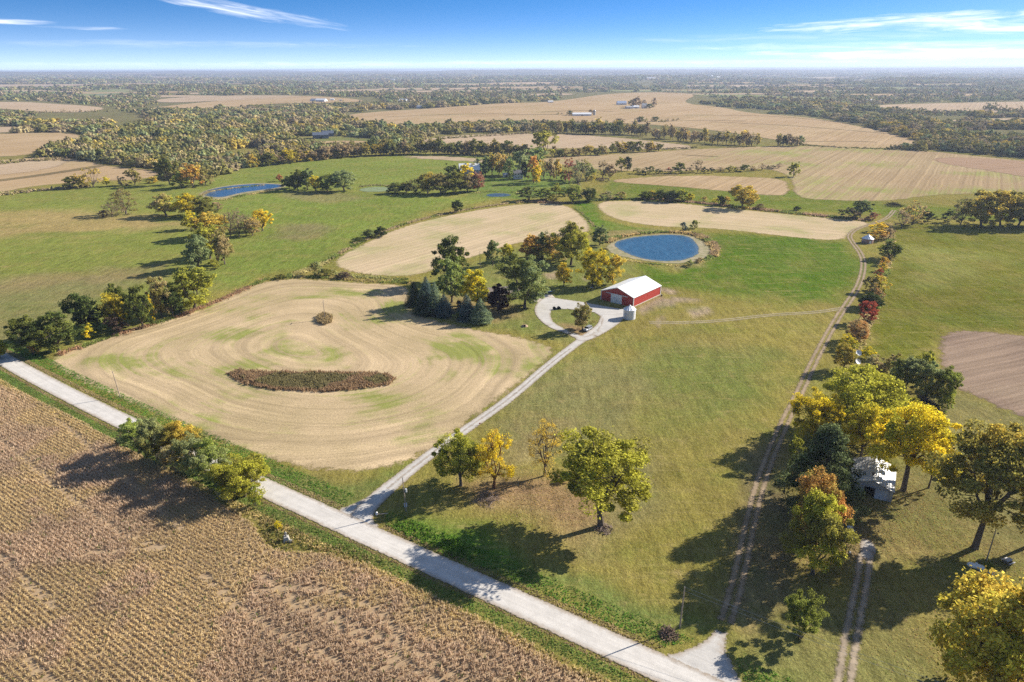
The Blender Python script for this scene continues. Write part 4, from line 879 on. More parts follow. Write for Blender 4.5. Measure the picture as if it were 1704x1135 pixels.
# trees round the white farmhouse
for bx, by, tp, ww, st_, a, b, lb in [
    (795, 292, 264, 22, 'tall', 'gg', 'ta', 'greyish tree right of the white roofed barn'), (808, 293, 261, 18, 'tall', 'gg', 'ol', 'grey olive tree in the row by the barn'), (819, 292, 258, 20, 'tall', 'go', 'ol', 'left golden tree in the row between barn and farmhouse'),
    (830, 292, 255, 20, 'tall', 'go', 'ta', 'tallest golden tree between barn and farmhouse'), (841, 291, 260, 16, 'tall', 'ta', 'go', 'tan tree between barn and farmhouse'), (847, 298, 264, 20, 'round', 'gg', 'lg', 'grey green tree hiding the left of the farmhouse'),
    (868, 292, 252, 30, 'round', 'gg', 'pg', 'large pale green tree behind the farmhouse'), (873, 298, 270, 11, 'tall', 'dk', 'dk', 'narrow dark cedar beside the white farmhouse'), (888, 304, 261, 24, 'tall', 'go', 'orr', 'orange gold tree right of the farmhouse'),
    (893, 306, 276, 15, 'tall', 'ye', 'ye', 'bright yellow tree in front of the orange gold one'), (905, 299, 267, 16, 'sparse', 'br', 'go', 'first of the thin brown farmhouse trees'), (915, 299, 264, 16, 'tall', 'ta', 'br', 'second of the brown farmhouse trees'),
    (926, 298, 265, 15, 'tall', 'go', 'ta', 'brown and gold tree at the end of the farmhouse row'), (903, 262, 220, 40, 'broad', 'ol', 'yg', 'huge olive tree rising above the far hedge'), (893, 275, 246, 34, 'round', 'gg', 'lg', 'pale green tree below the huge olive one'),
    (947, 306, 262, 26, 'sparse', 're', 'br', 'tall bare reddish tree right of the farmhouse'), (962, 312, 266, 26, 'sparse', 'br', 'gg', 'tall bare grey tree right of the reddish one'), (975, 302, 270, 28, 'round', 'gg', 'ol', 'green tree at the right end of the farmstead'),
    (940, 300, 284, 22, 'round', 'dg', 'go', 'small dark tree below the reddish one'), (1003, 296, 267, 26, 'sparse', 'br', 'ol', 'brownish tree on the slope by the tan field'), (1015, 296, 275, 18, 'round', 'br', 'ta', 'smaller brown tree on the slope'),
    (1034, 284, 263, 17, 'round', 'yg', 'ol', 'yellow green tree left of a dark one by the tan field'), (1044, 285, 261, 12, 'tall', 'dg', 'dk', 'dark upright tree by the tan field'),
    (985, 300, 285, 18, 'bush', 'yg', 'go', 'yellow bush at the end of the farmstead')]:
    tree((bx, by), tp, ww, st_, a, b, lb)
# hedge trees between the two right tan fields
for i, (bx, by, tp, ww, st_, a, b) in enumerate([(1062, 289, 280, 22, 'bush', 'ol', 'dg'), (1080, 290, 277, 22, 'bush', 'og', 'dg'), (1096, 289, 281, 16, 'bush', 'dg', 'dk'), (1112, 288, 279, 14, 'bush', 'br', 're'), (1130, 288, 271, 22, 'round', 'og', 'dg'), (1147, 287, 279, 14, 'bush', 'br', 'dk'),
        (1161, 287, 266, 22, 'sparse', 'br', 'ol'), (1172, 288, 278, 14, 'bush', 'dk', 'dg'), (1184, 288, 279, 12, 'bush', 'dk', 'dg'), (1198, 286, 278, 16, 'bush', 'br', 'ta'), (1214, 286, 277, 14, 'round', 'yg', 'ol'), (1226, 286, 278, 12, 'bush', 'dk', 'og'), (1238, 285, 274, 16, 'round', 'og', 'dg'), (1252, 284, 276, 14, 'bush', 'br', 'ta'), (1268, 283, 272, 14, 'sparse', 'br', 'ta'), (1284, 281, 275, 16, 'bush', 'dk', 'dg'), (1296, 280, 271, 10, 'sparse', 'br', 'br')]):
    tree((bx, by), tp, ww, st_, a, b, 'low bushy growth in the hedge between the two right tan fields', group='hedge bushes between the right tan fields', name='hedge_shrub', cat='shrub')
# hedge along the farm lane
for bx, by, tp, ww, st_, a, b, lb in [
    (1461, 386, 372, 20, 'bush', 'ye', 'go', 'yellow bush behind the round bin at the lane bend'), (1462, 399, 384, 24, 'bush', 'go', 'orr', 'orange tan bush beside the round bin'), (1478, 398, 382, 14, 'bush', 'ta', 'br', 'thin tan bush at the corner of the right field'),
    (1478, 431, 404, 27, 'round', 'dg', 'yg', 'dark green and yellow tree in the lane hedge'), (1470, 441, 429, 14, 'bush', 'orr', 'go', 'small orange bush in the lane hedge'), (1468, 451, 439, 12, 'bush', 'ye', 'go', 'small yellow bush in the lane hedge'),
    (1463, 461, 448, 13, 'bush', 're', 'orr', 'small red bush in the lane hedge'), (1449, 486, 462, 24, 'bush', 'ol', 'ta', 'olive bush overhanging the lane'), (1463, 487, 461, 24, 'bush', 'go', 'yg', 'golden bush in the lane hedge'), (1461, 498, 482, 16, 'bush', 'ta', 'orr', 'tan bush behind the dark lane shrub'),
    (1446, 513, 490, 31, 'round', 'dk', 'dg', 'dark round shrub beside the lane'), (1441, 536, 503, 24, 'bush', 're', 're', 'bright red bush beside the lane'), (1426, 567, 534, 27, 'round', 'orr', 'ta', 'orange brown tree beside the lane'),
    (1407, 579, 557, 18, 'bush', 'yg', 'ye', 'upper small yellow bush beside the lane'), (1416, 586, 565, 18, 'bush', 'ye', 'lg', 'lower small yellow bush beside the lane'), (1402, 616, 574, 32, 'round', 'ol', 'go', 'olive and gold tree left of the white dishes'), (1442, 597, 578, 20, 'bush', 'ye', 'yg', 'yellow bush right of the white dishes'),
    (1452, 624, 594, 36, 'bush', 'pg', 'ta', 'pale thicket behind the big yellow green tree'), (1480, 632, 590, 40, 'bush', 'ta', 'ol', 'tan olive thicket behind the burnt pile'), (1532, 652, 588, 36, 'tall', 'yg', 'og', 'upright yellow green tree by the soil field'),
    (1505, 655, 596, 52, 'round', 'og', 'pg', 'rounded olive tree behind the burnt pile'), (1540, 668, 608, 40, 'round', 'ol', 'gg', 'greyish olive tree behind the burnt pile'), (1568, 674, 617, 38, 'round', 'og', 'lg', 'green tree at the corner of the soil field'),
    (1572, 684, 654, 22, 'bush', 'lg', 'yg', 'bright green bush right of the burnt pile'), (1516, 690, 664, 22, 'bush', 'ye', 'yg', 'yellow bush left of the burnt pile')]:
    tree((bx, by), tp - 2, ww * (1.3 if by < 600 else 1.1), st_, a, b, lb, name='shrub' if st_ == 'bush' else 'tree', cat='shrub' if st_ == 'bush' else 'tree', lod='near' if by > 500 else None)
# farmstead at the right
tree((1428, 724), 613, 138, 'round', 'yg', 'yg', 'huge rounded yellow green tree at the back of the right farmstead', name='maple_tree')
tree((1352, 742), 655, 78, 'broad', 'ol', 'ye', 'olive green tree where the lane passes the farmstead')
S((1322, 778), 728, 34, 'bush', 'yg', 'og', 'yellow green bush squeezed between lane and dark pine')
tree((1432, 762), 672, 72, 'broad', 'ye', 'yg', 'golden tree left of the brightest yellow one')
tree((1503, 816), 672, 128, 'wide', 'ye', 'yg', 'brightest yellow tree leaning over the metal shed', name='maple_tree')
tree((1545, 812), 715, 44, 'sparse', 'go', 'ta', 'pale gold tree at the right side of the brightest yellow one')
tree((1360, 850), 706, 128, 'pine', 'dk', 'gg', 'large dark pine left of the metal shed', name='pine_tree', cat='pine')
tree((1352, 915), 790, 86, 'round', 'orr', 'ol', 'rounded orange brown tree in front of the dark pine')
tree((1352, 955), 830, 92, 'round', 'ol', 'yg', 'bright green tree in front of the orange brown one')
tree((1622, 912), 714, 150, 'high', 'ol', 'go', 'tall tree with long bare trunk and gold top', name='tall_tree')
tree((1722, 905), 735, 104, 'high', 'go', 'yg', 'orange gold tree cut by the right edge')
tree((1655, 1165), 948, 222, 'broad', 'yg', 'go', 'huge orange gold tree in the bottom right corner', name='maple_tree')
S((1331, 1062), 988, 70, 'bush', 'lg', 'og', 'rounded shrub alone between lane and gravel track')
S((1641, 950), 934, 17, 'bush', 'lg', 'og', 'small green bush behind the propane tank')

# ---- tree rows further off, still one object each
def row(pts, n, hpx, wpx, styles, pal, label, group, jit=2.5, name='tree'):
    c = densify(chaikin([np.array(p, float) for p in pts], 1, False), 1.0, False)
    for i in range(n):
        p = c[min(len(c) - 1, int((i + .5 + (rng.random() - .5) * .5) / n * len(c)))]
        a, b = pal[rng.integers(len(pal))]; hh = hpx * (.75 + .5 * rng.random())
        by = p[1] + (rng.random() - .5) * jit
        tree((p[0] + (rng.random() - .5) * 3, by), by - hh, wpx * (.75 + .5 * rng.random()), styles[rng.integers(len(styles))], a, b, label, group=group, name=name, lod='far')
ROWP = [('og', 'ol'), ('ol', 'ta'), ('ta', 'ol'), ('dg', 'og'), ('ol', 'go'), ('gg', 'ol'), ('br', 'ol')]
row([(916, 222), (1000, 223), (1080, 226)], 26, 20, 14, ['tall'], ROWP, 'upright tree in the long row above the pale field', 'tree row above the pale field')
row([(1090, 230), (1150, 236), (1205, 241), (1262, 243)], 24, 20, 14, ['tall', 'tall', 'sparse'], [('br', 'ta'), ('ol', 'ta'), ('ta', 'br'), ('ol', 'go')], 'thin brownish tree in the row right of the pale field', 'brown tree row right of the pale field')
row([(1292, 243), (1332, 243)], 5, 18, 14, ['tall'], ROWP, 'tree in the short row beside the right tan field', 'short row beside the right tan field')
row([(1014, 254), (1098, 252)], 9, 15, 15, ['round', 'tall'], [('go', 'ol'), ('ol', 'go'), ('og', 'ol')], 'small golden tree in the hedge below the pale field', 'golden trees below the pale field')
row([(915, 262), (950, 260), (1008, 257)], 9, 14, 16, ['round', 'tall'], ROWP, 'small brownish tree in the hedge right of the huge olive tree', 'trees right of the huge olive tree')
row([(600, 260), (700, 256), (800, 257), (880, 262)], 40, 22, 18, ['round', 'tall'], ROWP, 'tree in the dense dark row behind the green pasture', 'dense row behind the green pasture')
row([(420, 278), (480, 272), (540, 264), (600, 260)], 22, 19, 20, ['round'], [('go', 'ol'), ('ye', 'ol'), ('ta', 'br'), ('ol', 'og'), ('br', 'ta')], 'yellow and brown tree in the row along the upper pasture', 'row along the upper pasture')

# ---- woods one cannot count
def far_clump(seed, nc, nl, ls):
    r = np.random.default_rng(seed); cc = []
    while len(cc) < nc:
        p = r.random(3) * 2 - 1
        if p[0] ** 2 + p[1] ** 2 < 1 and .10 < (p[2] + 1) / 2 < math.sqrt(1.02 - .85 * (p[0] ** 2 + p[1] ** 2)): cc.append((p[0], p[1], (p[2] + 1) / 2))
    cc = np.array(cc); Cn = np.repeat(cc, nl, 0); d = unit(r.normal(size=(len(Cn), 3)))
    Cn = Cn + d * np.array([.26, .26, .12]) * (.5 + .5 * r.random((len(Cn), 1))); Nn = unit(d * .7 + (Cn - np.array([0, 0, .25])) * .8 + np.array([0, 0, .4]) + r.normal(size=d.shape) * .18)
    tv = np.repeat(.88 + .26 * r.random(nc), nl)
    return Cn, Nn, np.full(len(Cn), ls), tv
def woods(name, label, P, palette, nc, nl, ls, group=None):  # clumps per crown, leaves per clump
    # P rows: x, y, radius, height
    protos = [far_clump(100 + k, nc, nl, ls) for k in range(5)]; Vs, Cs = [], []; r = np.random.default_rng(len(P)); pal = np.array([COLS[p] for p in palette])
    P = np.array(P); z = hgt(P[:, 0], P[:, 1]); zone = vnoise(P[:, 0], P[:, 1], 70, 5) * .6 + vnoise(P[:, 0], P[:, 1], 25, 6) * .4; big = .7 + .6 * vnoise(P[:, 0], P[:, 1], 45, 9)
    for i, (x, y, R, H) in enumerate(P):
        Cn, Nn, sz, tv = protos[i % 5]; a = r.random() * 6.28; ca, sa = math.cos(a), math.sin(a)
        X = np.stack([(Cn[:, 0] * ca - Cn[:, 1] * sa) * R + x, (Cn[:, 0] * sa + Cn[:, 1] * ca) * R + y, Cn[:, 2] * H * big[i] + z[i]], 1)
        Nw = np.stack([Nn[:, 0] * ca - Nn[:, 1] * sa, Nn[:, 0] * sa + Nn[:, 1] * ca, Nn[:, 2]], 1)
        Vs.append(leaf_quads(X, Nw, sz * R, .8, r))
        k = int(min(len(pal) - 1, max(0, (zone[i] * .75 + r.random() * .35 - .05) * len(pal)))); c = (pal[k] * .62 + pal[r.integers(len(pal))] * .13 + np.array([.25, .235, .12]) * .25) * (.85 + .35 * r.random())
        Cs.append(np.clip(c[None] * tv[:, None], 0, 1))
    me = quadmesh(name, np.vstack(Vs), 4, col=np.vstack(Cs)); o = link(name, me, MW); tag(o, label, kind='stuff'); return o
MW = col_leaf_mat('woods_leaves')
def scatter(polys, sx, sy, holes=()):
    out = []
    for P in polys:
        P = np.array(P, float); x0, y0 = P.min(0); x1, y1 = P.max(0); gx, gy = np.meshgrid(np.arange(x0, x1, sx), np.arange(y0, y1, sy)); gx = gx.ravel() + (rng.random(gx.size) - .5) * sx; gy = gy.ravel() + (rng.random(gy.size) - .5) * sy
        k = inpoly(P, gx, gy)
        for h in holes: k &= ~inpoly(h, gx, gy)
        out += list(zip(gx[k], gy[k]))
    return out
def shrink(P): return [tuple(p) for p in P]
HOLES = [[(x, y + 0) for x, y in p] for p, m in FAR + AUTO]
WOODS_MID = [
    [(60, 258), (180, 224), (330, 214), (470, 225), (490, 240), (420, 256), (430, 268), (400, 280), (345, 300), (275, 300), (272, 284), (180, 272), (110, 262), (68, 262)],
    [(190, 224), (260, 198), (420, 196), (600, 202), (640, 212), (690, 212), (700, 225), (640, 232), (560, 226), (480, 228), (330, 222)],
    [(0, 200), (190, 208), (185, 224), (60, 222), (0, 222)], [(-60, 220), (0, 220), (0, 202), (-60, 200)],
    [(690, 215), (760, 208), (860, 206), (915, 210), (915, 222), (800, 221), (730, 225), (690, 240), (640, 250), (600, 250), (640, 236)],
    [(440, 230), (520, 246), (600, 250), (600, 258), (540, 262), (470, 270), (420, 262)],
    [(1240, 186), (1330, 186), (1500, 196), (1620, 218), (1704, 232), (1850, 250), (1850, 276), (1704, 262), (1560, 250), (1500, 250), (1490, 240), (1545, 240), (1440, 208), (1350, 193)],
    [(1165, 172), (1260, 164), (1420, 176), (1500, 190), (1440, 192), (1300, 184), (1200, 178)], [(1560, 212), (1704, 216), (1850, 222), (1850, 214), (1704, 206), (1600, 207)],
    [(60, 205), (180, 207), (190, 212), (60, 213)], [(430, 180), (560, 176), (690, 178), (690, 181), (640, 183), (560, 192), (590, 202), (430, 198), (240, 196), (240, 186), (400, 182)],
    [(1590, 196), (1700, 192), (1850, 192), (1850, 196), (1704, 197)], [(660, 178), (760, 170), (860, 168), (860, 171), (780, 176), (700, 182)], [(860, 168), (900, 165), (955, 165), (960, 169), (900, 171)],
]
CLEAR = [[(345, 262), (380, 250), (430, 244), (452, 250), (425, 262), (395, 270), (360, 272)], [(215, 236), (260, 230), (290, 234), (250, 242)], [(470, 212), (520, 208), (560, 212), (520, 217)], [(560, 214), (600, 212), (640, 217), (600, 222)], [(1400, 186), (1440, 184), (1480, 190), (1440, 192)], [(1590, 222), (1650, 222), (1704, 230), (1640, 232)]]
pts = scatter(WOODS_MID, 8.2, 3.1, HOLES + CLEAR)
P = []
for x, y in pts:
    a, b = g(x, y); D = math.hypot(a, b); R = min(16, max(4.8, 6.6 * D / F * (1 + .35 * (rng.random() - .5)))); P.append((a, b, R * 1.25 * (.8 + .7 * rng.random() ** 2), 8.5 + 6 * rng.random()))
print('mid woods', len(P))
woods('woodland', 'mixed olive, yellow and brown autumn woods along the creek', P, ['dk', 'dg', 'dg', 'og', 'gg', 'ol', 'ta', 'ol', 'br', 'go', 'ol', 'ta', 'go'], 30, 18, .27)
# hedgerow brush lines of the middle distance
LINES = [([(-40, 330), (60, 318), (110, 314), (150, 312)], 6), ([(0, 190), (100, 187), (180, 186)], 3), ([(0, 183), (60, 190)], 3), ([(0, 273), (60, 268), (110, 266)], 5), ([(1330, 241), (1400, 246), (1490, 249)], 2.2), ([(930, 190), (960, 192)], 3), ([(955, 203), (1000, 204), (1030, 206)], 4),
         ([(1058, 203), (1075, 203)], 6), ([(1084, 203), (1100, 203), (1130, 200)], 4), ([(1480, 248), (1540, 252)], 9), ([(1640, 182), (1704, 190)], 8), ([(1480, 192), (1640, 190)], 7), ([(620, 247), (680, 240), (700, 234)], 7), ([(996, 300), (1010, 303)], 6),
         ([(1100, 153), (1165, 155), (1180, 160)], 4), ([(430, 184), (520, 178), (640, 176)], 8), ([(840, 164), (900, 162)], 5), ([(730, 232), (900, 221)], 5), ([(1040, 252), (1160, 246)], 3)]
P = []
for ln, hp in LINES:
    c = densify([np.array(p, float) for p in ln], 4.0, False)
    for p in c:
        a, b = g(p[0] + rng.normal() * 1.5, p[1] + rng.normal() * .5); D = math.hypot(a, b); Hm = hp / F * D * (.6 + .7 * rng.random()); P.append((a, b, max(2.5, Hm * .55), Hm))
woods('hedgerow_brush', 'low brown and olive brush along the far field edges', P, ['dg', 'og', 'ol', 'br', 'ta', 'br'], 12, 8, .42)
fh_far = 1
WOODS_FAR = [[(-120, 126), (400, 124), (850, 121.5), (1300, 119), (1850, 117), (1850, 170), (1704, 168), (1500, 172), (1440, 176), (1280, 166), (1180, 162), (1160, 156), (1040, 153), (960, 157), (860, 168), (780, 168), (640, 172), (620, 166), (520, 158), (440, 158), (300, 172), (200, 182), (140, 174), (60, 168), (-120, 168)],
             [(190, 184), (300, 186), (420, 182), (430, 196), (260, 196)], [(-100, 190), (60, 192), (60, 197), (-100, 196)], [(1500, 184), (1560, 189), (1850, 184), (1850, 190), (1500, 194)]]
P = []
HOLES_W = 1
fh = HOLES + [[(240, 172), (430, 158), (430, 162), (300, 176)], [(410, 160), (620, 162), (640, 170), (500, 172)], [(880, 155), (1170, 152), (1170, 158), (880, 160)], [(1400, 158), (1500, 160), (1480, 162), (1380, 160)], [(500, 136), (560, 137), (550, 139)], [(1090, 135), (1150, 136), (1130, 138)]]
y = 119.0
rows_ = []
while y < 200:
    stp = .75 if y < 128 else (1.15 if y < 140 else (1.9 if y < 160 else 2.7))
    rows_.append((y, stp)); y += stp
for y, stp in rows_:
    sx = 5.0 if y < 140 else 6.2
    xs = np.arange(-110, 1840, sx) + rng.random() * sx; xs = xs + (rng.random(len(xs)) - .5) * sx * .8; ys = y + (rng.random(len(xs)) - .5) * stp
    k = np.zeros(len(xs), bool)
    for w_ in WOODS_FAR: k |= inpoly(w_, xs, ys)
    for h in fh: k &= ~inpoly(h, xs, ys)
    k &= vnoise(xs, ys * 14, 60, 11) + vnoise(xs, ys * 14, 22, 12) * .5 < 1.12
    for a0, b0 in zip(xs[k], ys[k]):
        a, b = g(a0, b0); D = math.hypot(a, b)
        if D > 24000: continue
        R = min(60, max(7, 4.3 * D / F * (.8 + .5 * rng.random()))); P.append((a, b, R * 1.1, min(17, 8 + 6 * rng.random() + D / 2500)))
print('far woods', len(P))
woods('far_woodland', 'hazy blue grey woods covering the land up to the horizon', P, ['dk', 'dg', 'dg', 'og', 'gg', 'br', 'ol', 'ta', 'br', 'ta'], 9, 6, .50)

# ------------------------------------------------------------------ crops, weeds and verge grass (nobody could count them)
MG = col_leaf_mat('dry_plants', .5)
def blades(name, label, P, h, wd, cols, per=2, lean=.22, tintn=0, cvar=.22):
    # P: plant positions (n,2); cols (n,3) or palette index list
    P = np.asarray(P); n = len(P); r = np.random.default_rng(n); z = hgt(P[:, 0], P[:, 1])
    h = np.broadcast_to(h, n) * (.7 + .6 * r.random(n)); Vs, Cs = [], []
    for k in range(per):
        a = r.random(n) * math.pi * 2; t = np.stack([r.normal(size=n) * lean, r.normal(size=n) * lean, np.ones(n)], 1)
        sd_ = np.stack([np.cos(a), np.sin(a), np.zeros(n)], 1) * (np.broadcast_to(wd, n) * (.7 + .6 * r.random(n)))[:, None]
        b = np.stack([P[:, 0], P[:, 1], z], 1) + np.stack([r.normal(size=n), r.normal(size=n), np.zeros(n)], 1) * wd * .35
        V = np.empty((n, 4, 3)); V[:, 0] = b - np.array([0, 0, .03]); V[:, 1] = b + t * h[:, None] * .55 + sd_ * .5; V[:, 2] = b + t * h[:, None]; V[:, 3] = b + t * h[:, None] * .5 - sd_ * .5
        Vs.append(V.reshape(-1, 3)); Cs.append(np.clip(cols * (1 - cvar + 2 * cvar * r.random((n, 1))), 0, 1))
    me = quadmesh(name, np.vstack(Vs), 4, col=np.vstack(Cs)); o = link(name, me, MG); tag(o, label, kind='stuff'); return o
def visible(P, mx=60, mt=20):
    x, y = P[:, 0], P[:, 1]; dep = y * cp + HC * sp; up = y * sp - HC * cp; u = x / dep * F; v = up / dep * F
    return (np.abs(u) < PW / 2 + mx) & (v > -PH / 2 - mx)
def pick(pal, k): return np.array([pal[i] for i in k])
bp = np.array(W(BEAN)); bp = densify(chaikin(bp, 1), 3)
rd = np.subtract(g(135, 1050), g(50, 985)); rd = rd / np.hypot(*rd); rn = np.array([-rd[1], rd[0]])
mn, mxx = bp.min(0), bp.max(0); ctr = (mn + mxx) / 2; Lr = np.hypot(*(mxx - mn)) / 2 + 5
a, b = np.meshgrid(np.arange(-Lr, Lr, .26), np.arange(-Lr, Lr, .92)); a = a.ravel(); b = b.ravel()
B = ctr + np.outer(a, rd) + np.outer(b, rn); k = visible(B); B = B[k]; k = inpoly(bp, B[:, 0], B[:, 1]); B = B[k]
ed = edist(bp, B[:, 0], B[:, 1])
pxs = np.array([proj(x, y, 0)[0] for x, y in B]); pys = np.array([proj(x, y, 0)[1] for x, y in B])
right = sst(330, 470, pxs + (pys - 900) * .25)
B = B + rng.normal(size=B.shape) * (.05 + .30 * right)[:, None]
yel = sst(.50, .66, vnoise(B[:, 0], B[:, 1], 16, 3) * .7 + vnoise(B[:, 0], B[:, 1], 4, 4) * .3 + .10 * (1 - right) - .12 * right)
yel = np.maximum(yel, np.exp(-((pxs - 345) / 75) ** 2 - ((pys - 870) / 42) ** 2) * .9); yel = np.maximum(yel, sst(3.5, 0, ed) * .8)
yel = np.maximum(yel, np.exp(-((pxs - 60) / 90) ** 2 - ((pys - 680) / 40) ** 2) * .5)
# wheel tracks and gaps left unplanted
gap = np.zeros(len(B), bool)
for ln in ([(430, 985), (500, 975), (580, 990), (650, 1030), (668, 1070), (655, 1110)], [(440, 960), (520, 1010), (600, 1045), (690, 1080), (790, 1150)], [(480, 1000), (560, 1040), (640, 1080), (740, 1140)], [(22, 1075), (95, 1140)], [(0, 925), (90, 1010)], [(60, 660), (200, 790), (300, 880)], [(150, 920), (270, 912)], [(0, 730), (170, 870), (265, 912)], [(340, 960), (430, 1035), (560, 1100)]):
    c = densify(chaikin(W(ln), 2, False), 2, False); d = np.full(len(B), 1e9)
    for q in c: d = np.minimum(d, np.hypot(B[:, 0] - q[0], B[:, 1] - q[1]))
    gap |= d < .95
keep = (~gap | (rng.random(len(B)) < .12)) & (rng.random(len(B)) < .97)
B, yel, ed = B[keep], yel[keep], ed[keep]
cB = np.array([.60, .45, .31]) * (1 - yel[:, None]) + np.array([.62, .48, .26]) * yel[:, None]
cB *= (.88 + .24 * vnoise(B[:, 0], B[:, 1], 9, 7))[:, None]; gr = (rng.random(len(B)) < .015); cB[gr] = (.20, .22, .07)
print('bean plants', len(B))
blades('bean_plants', 'dry brown soybean plants standing in rows below the gravel road', B, .85 - .2 * yel, .25, cB, 3, .26, cvar=.16)

def fill(poly, dens, world=False):
    P = np.array(poly if world else W(poly)); mn, mx_ = P.min(0), P.max(0); n = int((mx_ - mn).prod() * dens); q = mn + rng.random((n, 2)) * (mx_ - mn); return q[inpoly(P, q[:, 0], q[:, 1])]
def along(pts, width, dens, off=0):
    c = densify(chaikin(W(pts), 2, False), 1.5, False); L = 1.5 * len(c); n = int(L * width * dens); i = rng.integers(0, len(c) - 1, n); d = c[np.minimum(i + 1, len(c) - 1)] - c[i]; d = d / (np.hypot(d[:, 0], d[:, 1])[:, None] + 1e-9)
    return c[i] + d * (rng.random((n, 1)) * 1.5) + np.stack([-d[:, 1], d[:, 0]], 1) * (off + rng.normal(size=(n, 1)) * width * .33)
# the uncut island of weeds
q = fill([(374, 622), (400, 616), (470, 619), (560, 619), (640, 621), (661, 630), (650, 642), (600, 649), (540, 654), (450, 650), (400, 639)], 9)
f = vnoise(q[:, 0], q[:, 1], 5, 1)[:, None]; e = edist(np.array(W([(374, 622), (400, 616), (470, 619), (560, 619), (640, 621), (661, 630), (650, 642), (600, 649), (540, 654), (450, 650), (400, 639)])), q[:, 0], q[:, 1])[:, None]
cq = np.array([.27, .17, .10]) * f + np.array([.30, .21, .12]) * (1 - f); kk = (e[:, 0] > 1.6 * rng.random(len(q))); q, f, e, cq = q[kk], f[kk], e[kk], cq[kk]; inn = sst(1.2, 3.0, e) * (f > .38); cq = cq * (1 - inn * .7) + np.array([.17, .17, .07]) * inn * .7
blades('weed_strip', 'island of tall brown weeds left uncut in the stubble field', q, .5 + .9 * vnoise(q[:, 0], q[:, 1], 3.5, 4), .42, cq * 1.35, 2, .35)
q = fill([(527, 528), (540, 523), (553, 527), (552, 537), (540, 542), (528, 537)], 6)
blades('weed_patch', 'small patch of brown weeds round the pole in the stubble field', q, 1.5, .5, np.tile([.42, .32, .16], (len(q), 1)) * (.7 + .5 * rng.random((len(q), 1))), 2)
# rank growth on the field edges and pond banks
segs = [([(95, 592), (200, 556), (300, 527), (380, 495), (440, 466)], 3.2, 3, 1.2, (.30, .19, .11)), ([(440, 465), (520, 460), (600, 468), (690, 472)], 3, 2.5, 1.0, (.34, .27, .12)), ([(545, 434), (600, 403), (650, 381), (700, 365), (780, 348), (850, 338), (910, 332)], 3, 2.4, 1.0, (.33, .26, .14)),
        ([(470, 462), (520, 448), (545, 436)], 5, 2, .9, (.36, .31, .13)), ([(545, 452), (600, 461), (680, 466)], 5, 1.6, .8, (.30, .29, .11)), ([(880, 336), (960, 340), (1000, 331), (1100, 332), (1200, 342), (1300, 353), (1390, 362), (1450, 367)], 5, 1.4, 1.6, (.28, .19, .12)),
        ([(955, 345), (975, 360), (990, 378)], 1.5, 2, .7, (.26, .21, .1)), ([(1012, 404), (1022, 397), (1048, 391), (1080, 387.5), (1118, 386), (1152, 389), (1174, 398), (1190, 414), (1190, 427)], 3.5, 3, 1.3, (.36, .27, .12)),
        ([(1190, 420), (1175, 434), (1140, 442), (1105, 442), (1065, 437), (1034, 431), (1014, 424)], 2, 2.2, .6, (.40, .33, .14)), ([(1150, 388), (1176, 396), (1196, 414), (1180, 432)], 3, 2, 1.5, (.24, .17, .1)),
        ([(1478, 372), (1482, 410), (1472, 450), (1455, 505), (1432, 560), (1410, 600)], 4, 2, .9, (.33, .26, .12)), ([(330, 328), (350, 318), (400, 312), (440, 308)], 3, 1.5, 1, (.36, .29, .14)), ([(345, 333), (375, 333), (400, 326), (470, 315)], 4, 1.2, 1, (.40, .32, .15)), ([(600, 311), (625, 308), (650, 310)], 4, 1.2, 1.2, (.25, .22, .1)), ([(780, 322), (830, 318), (870, 322)], 4, 1.2, .8, (.36, .32, .13))]
for pts_, wd_, dn, hh, cc_ in segs:
    q = along(pts_, wd_, dn); D = np.hypot(q[:, 0], q[:, 1]).mean(); f = .65 + .6 * vnoise(q[:, 0], q[:, 1], 4, 2)[:, None] + .15 * rng.random((len(q), 1))
    cq = np.array(cc_) * f; g_ = vnoise(q[:, 0], q[:, 1], 11, 9)[:, None] > .62; cq = np.where(g_, np.array([.16, .19, .05]) * f, cq)
    blades('field_edge_weeds', 'rank dry weeds along the edge of a field or pond', q, hh * .85, .45 if D < 350 else .9, cq * 1.4, 2, .45)
# verges of the gravel road
rb = lambda s, o, cc: road_pt(s, cc) + nr_ * o
vq, vc, vh = [], [], []
topc, botc = (c1, c2) if np.polyval(c1, 0) > np.polyval(c2, 0) else (c2, c1)
for _ in range(30000):
    s = rng.random() * 300 - 190; side = rng.random() < .5; o = rng.random() ** 1.3 * 6.5
    p = rb(s, .6 + o, topc) if side else rb(s, -.6 - o, botc); vq.append(p)
    if side: c_ = (.10, .19, .03) if o > 1.5 else (.27, .21, .11); h_ = .28
    elif o < .9: c_ = (.28, .20, .12); h_ = .2
    elif o < 4.0: c_ = (.13, .19, .045); h_ = .28
    else: c_ = (.42, .33, .15); h_ = .55
    vc.append(c_); vh.append(h_)
vq = np.array(vq); vc = np.array(vc); vh = np.array(vh); k = visible(vq)
for pts_ in ([(598, 872), (604, 850), (640, 818), (667, 795), (719, 754), (765, 722), (850, 663), (912, 608), (967, 566)],):
    dv = densify(chaikin(W(pts_), 2, False), 1, False); d = np.full(len(vq), 1e9)
    for p in dv[:60]: d = np.minimum(d, np.hypot(vq[:, 0] - p[0], vq[:, 1] - p[1]))
    k &= d > 6.0
ap = np.array(W([(1090, 1080), (1165, 1066), (1188, 1045), (1200, 1018), (1222, 1018), (1224, 1100), (1260, 1180), (1110, 1112)])); k &= ~inpoly(ap, vq[:, 0], vq[:, 1])
vn = (.7 + .6 * vnoise(vq[:, 0], vq[:, 1], 3, 6))[:, None]
blades('roadside_grass', 'green and straw coloured grass along both sides of the gravel road', vq[k], vh[k] * .8, .24, (vc * vn)[k] * 1.6, 2, .7)
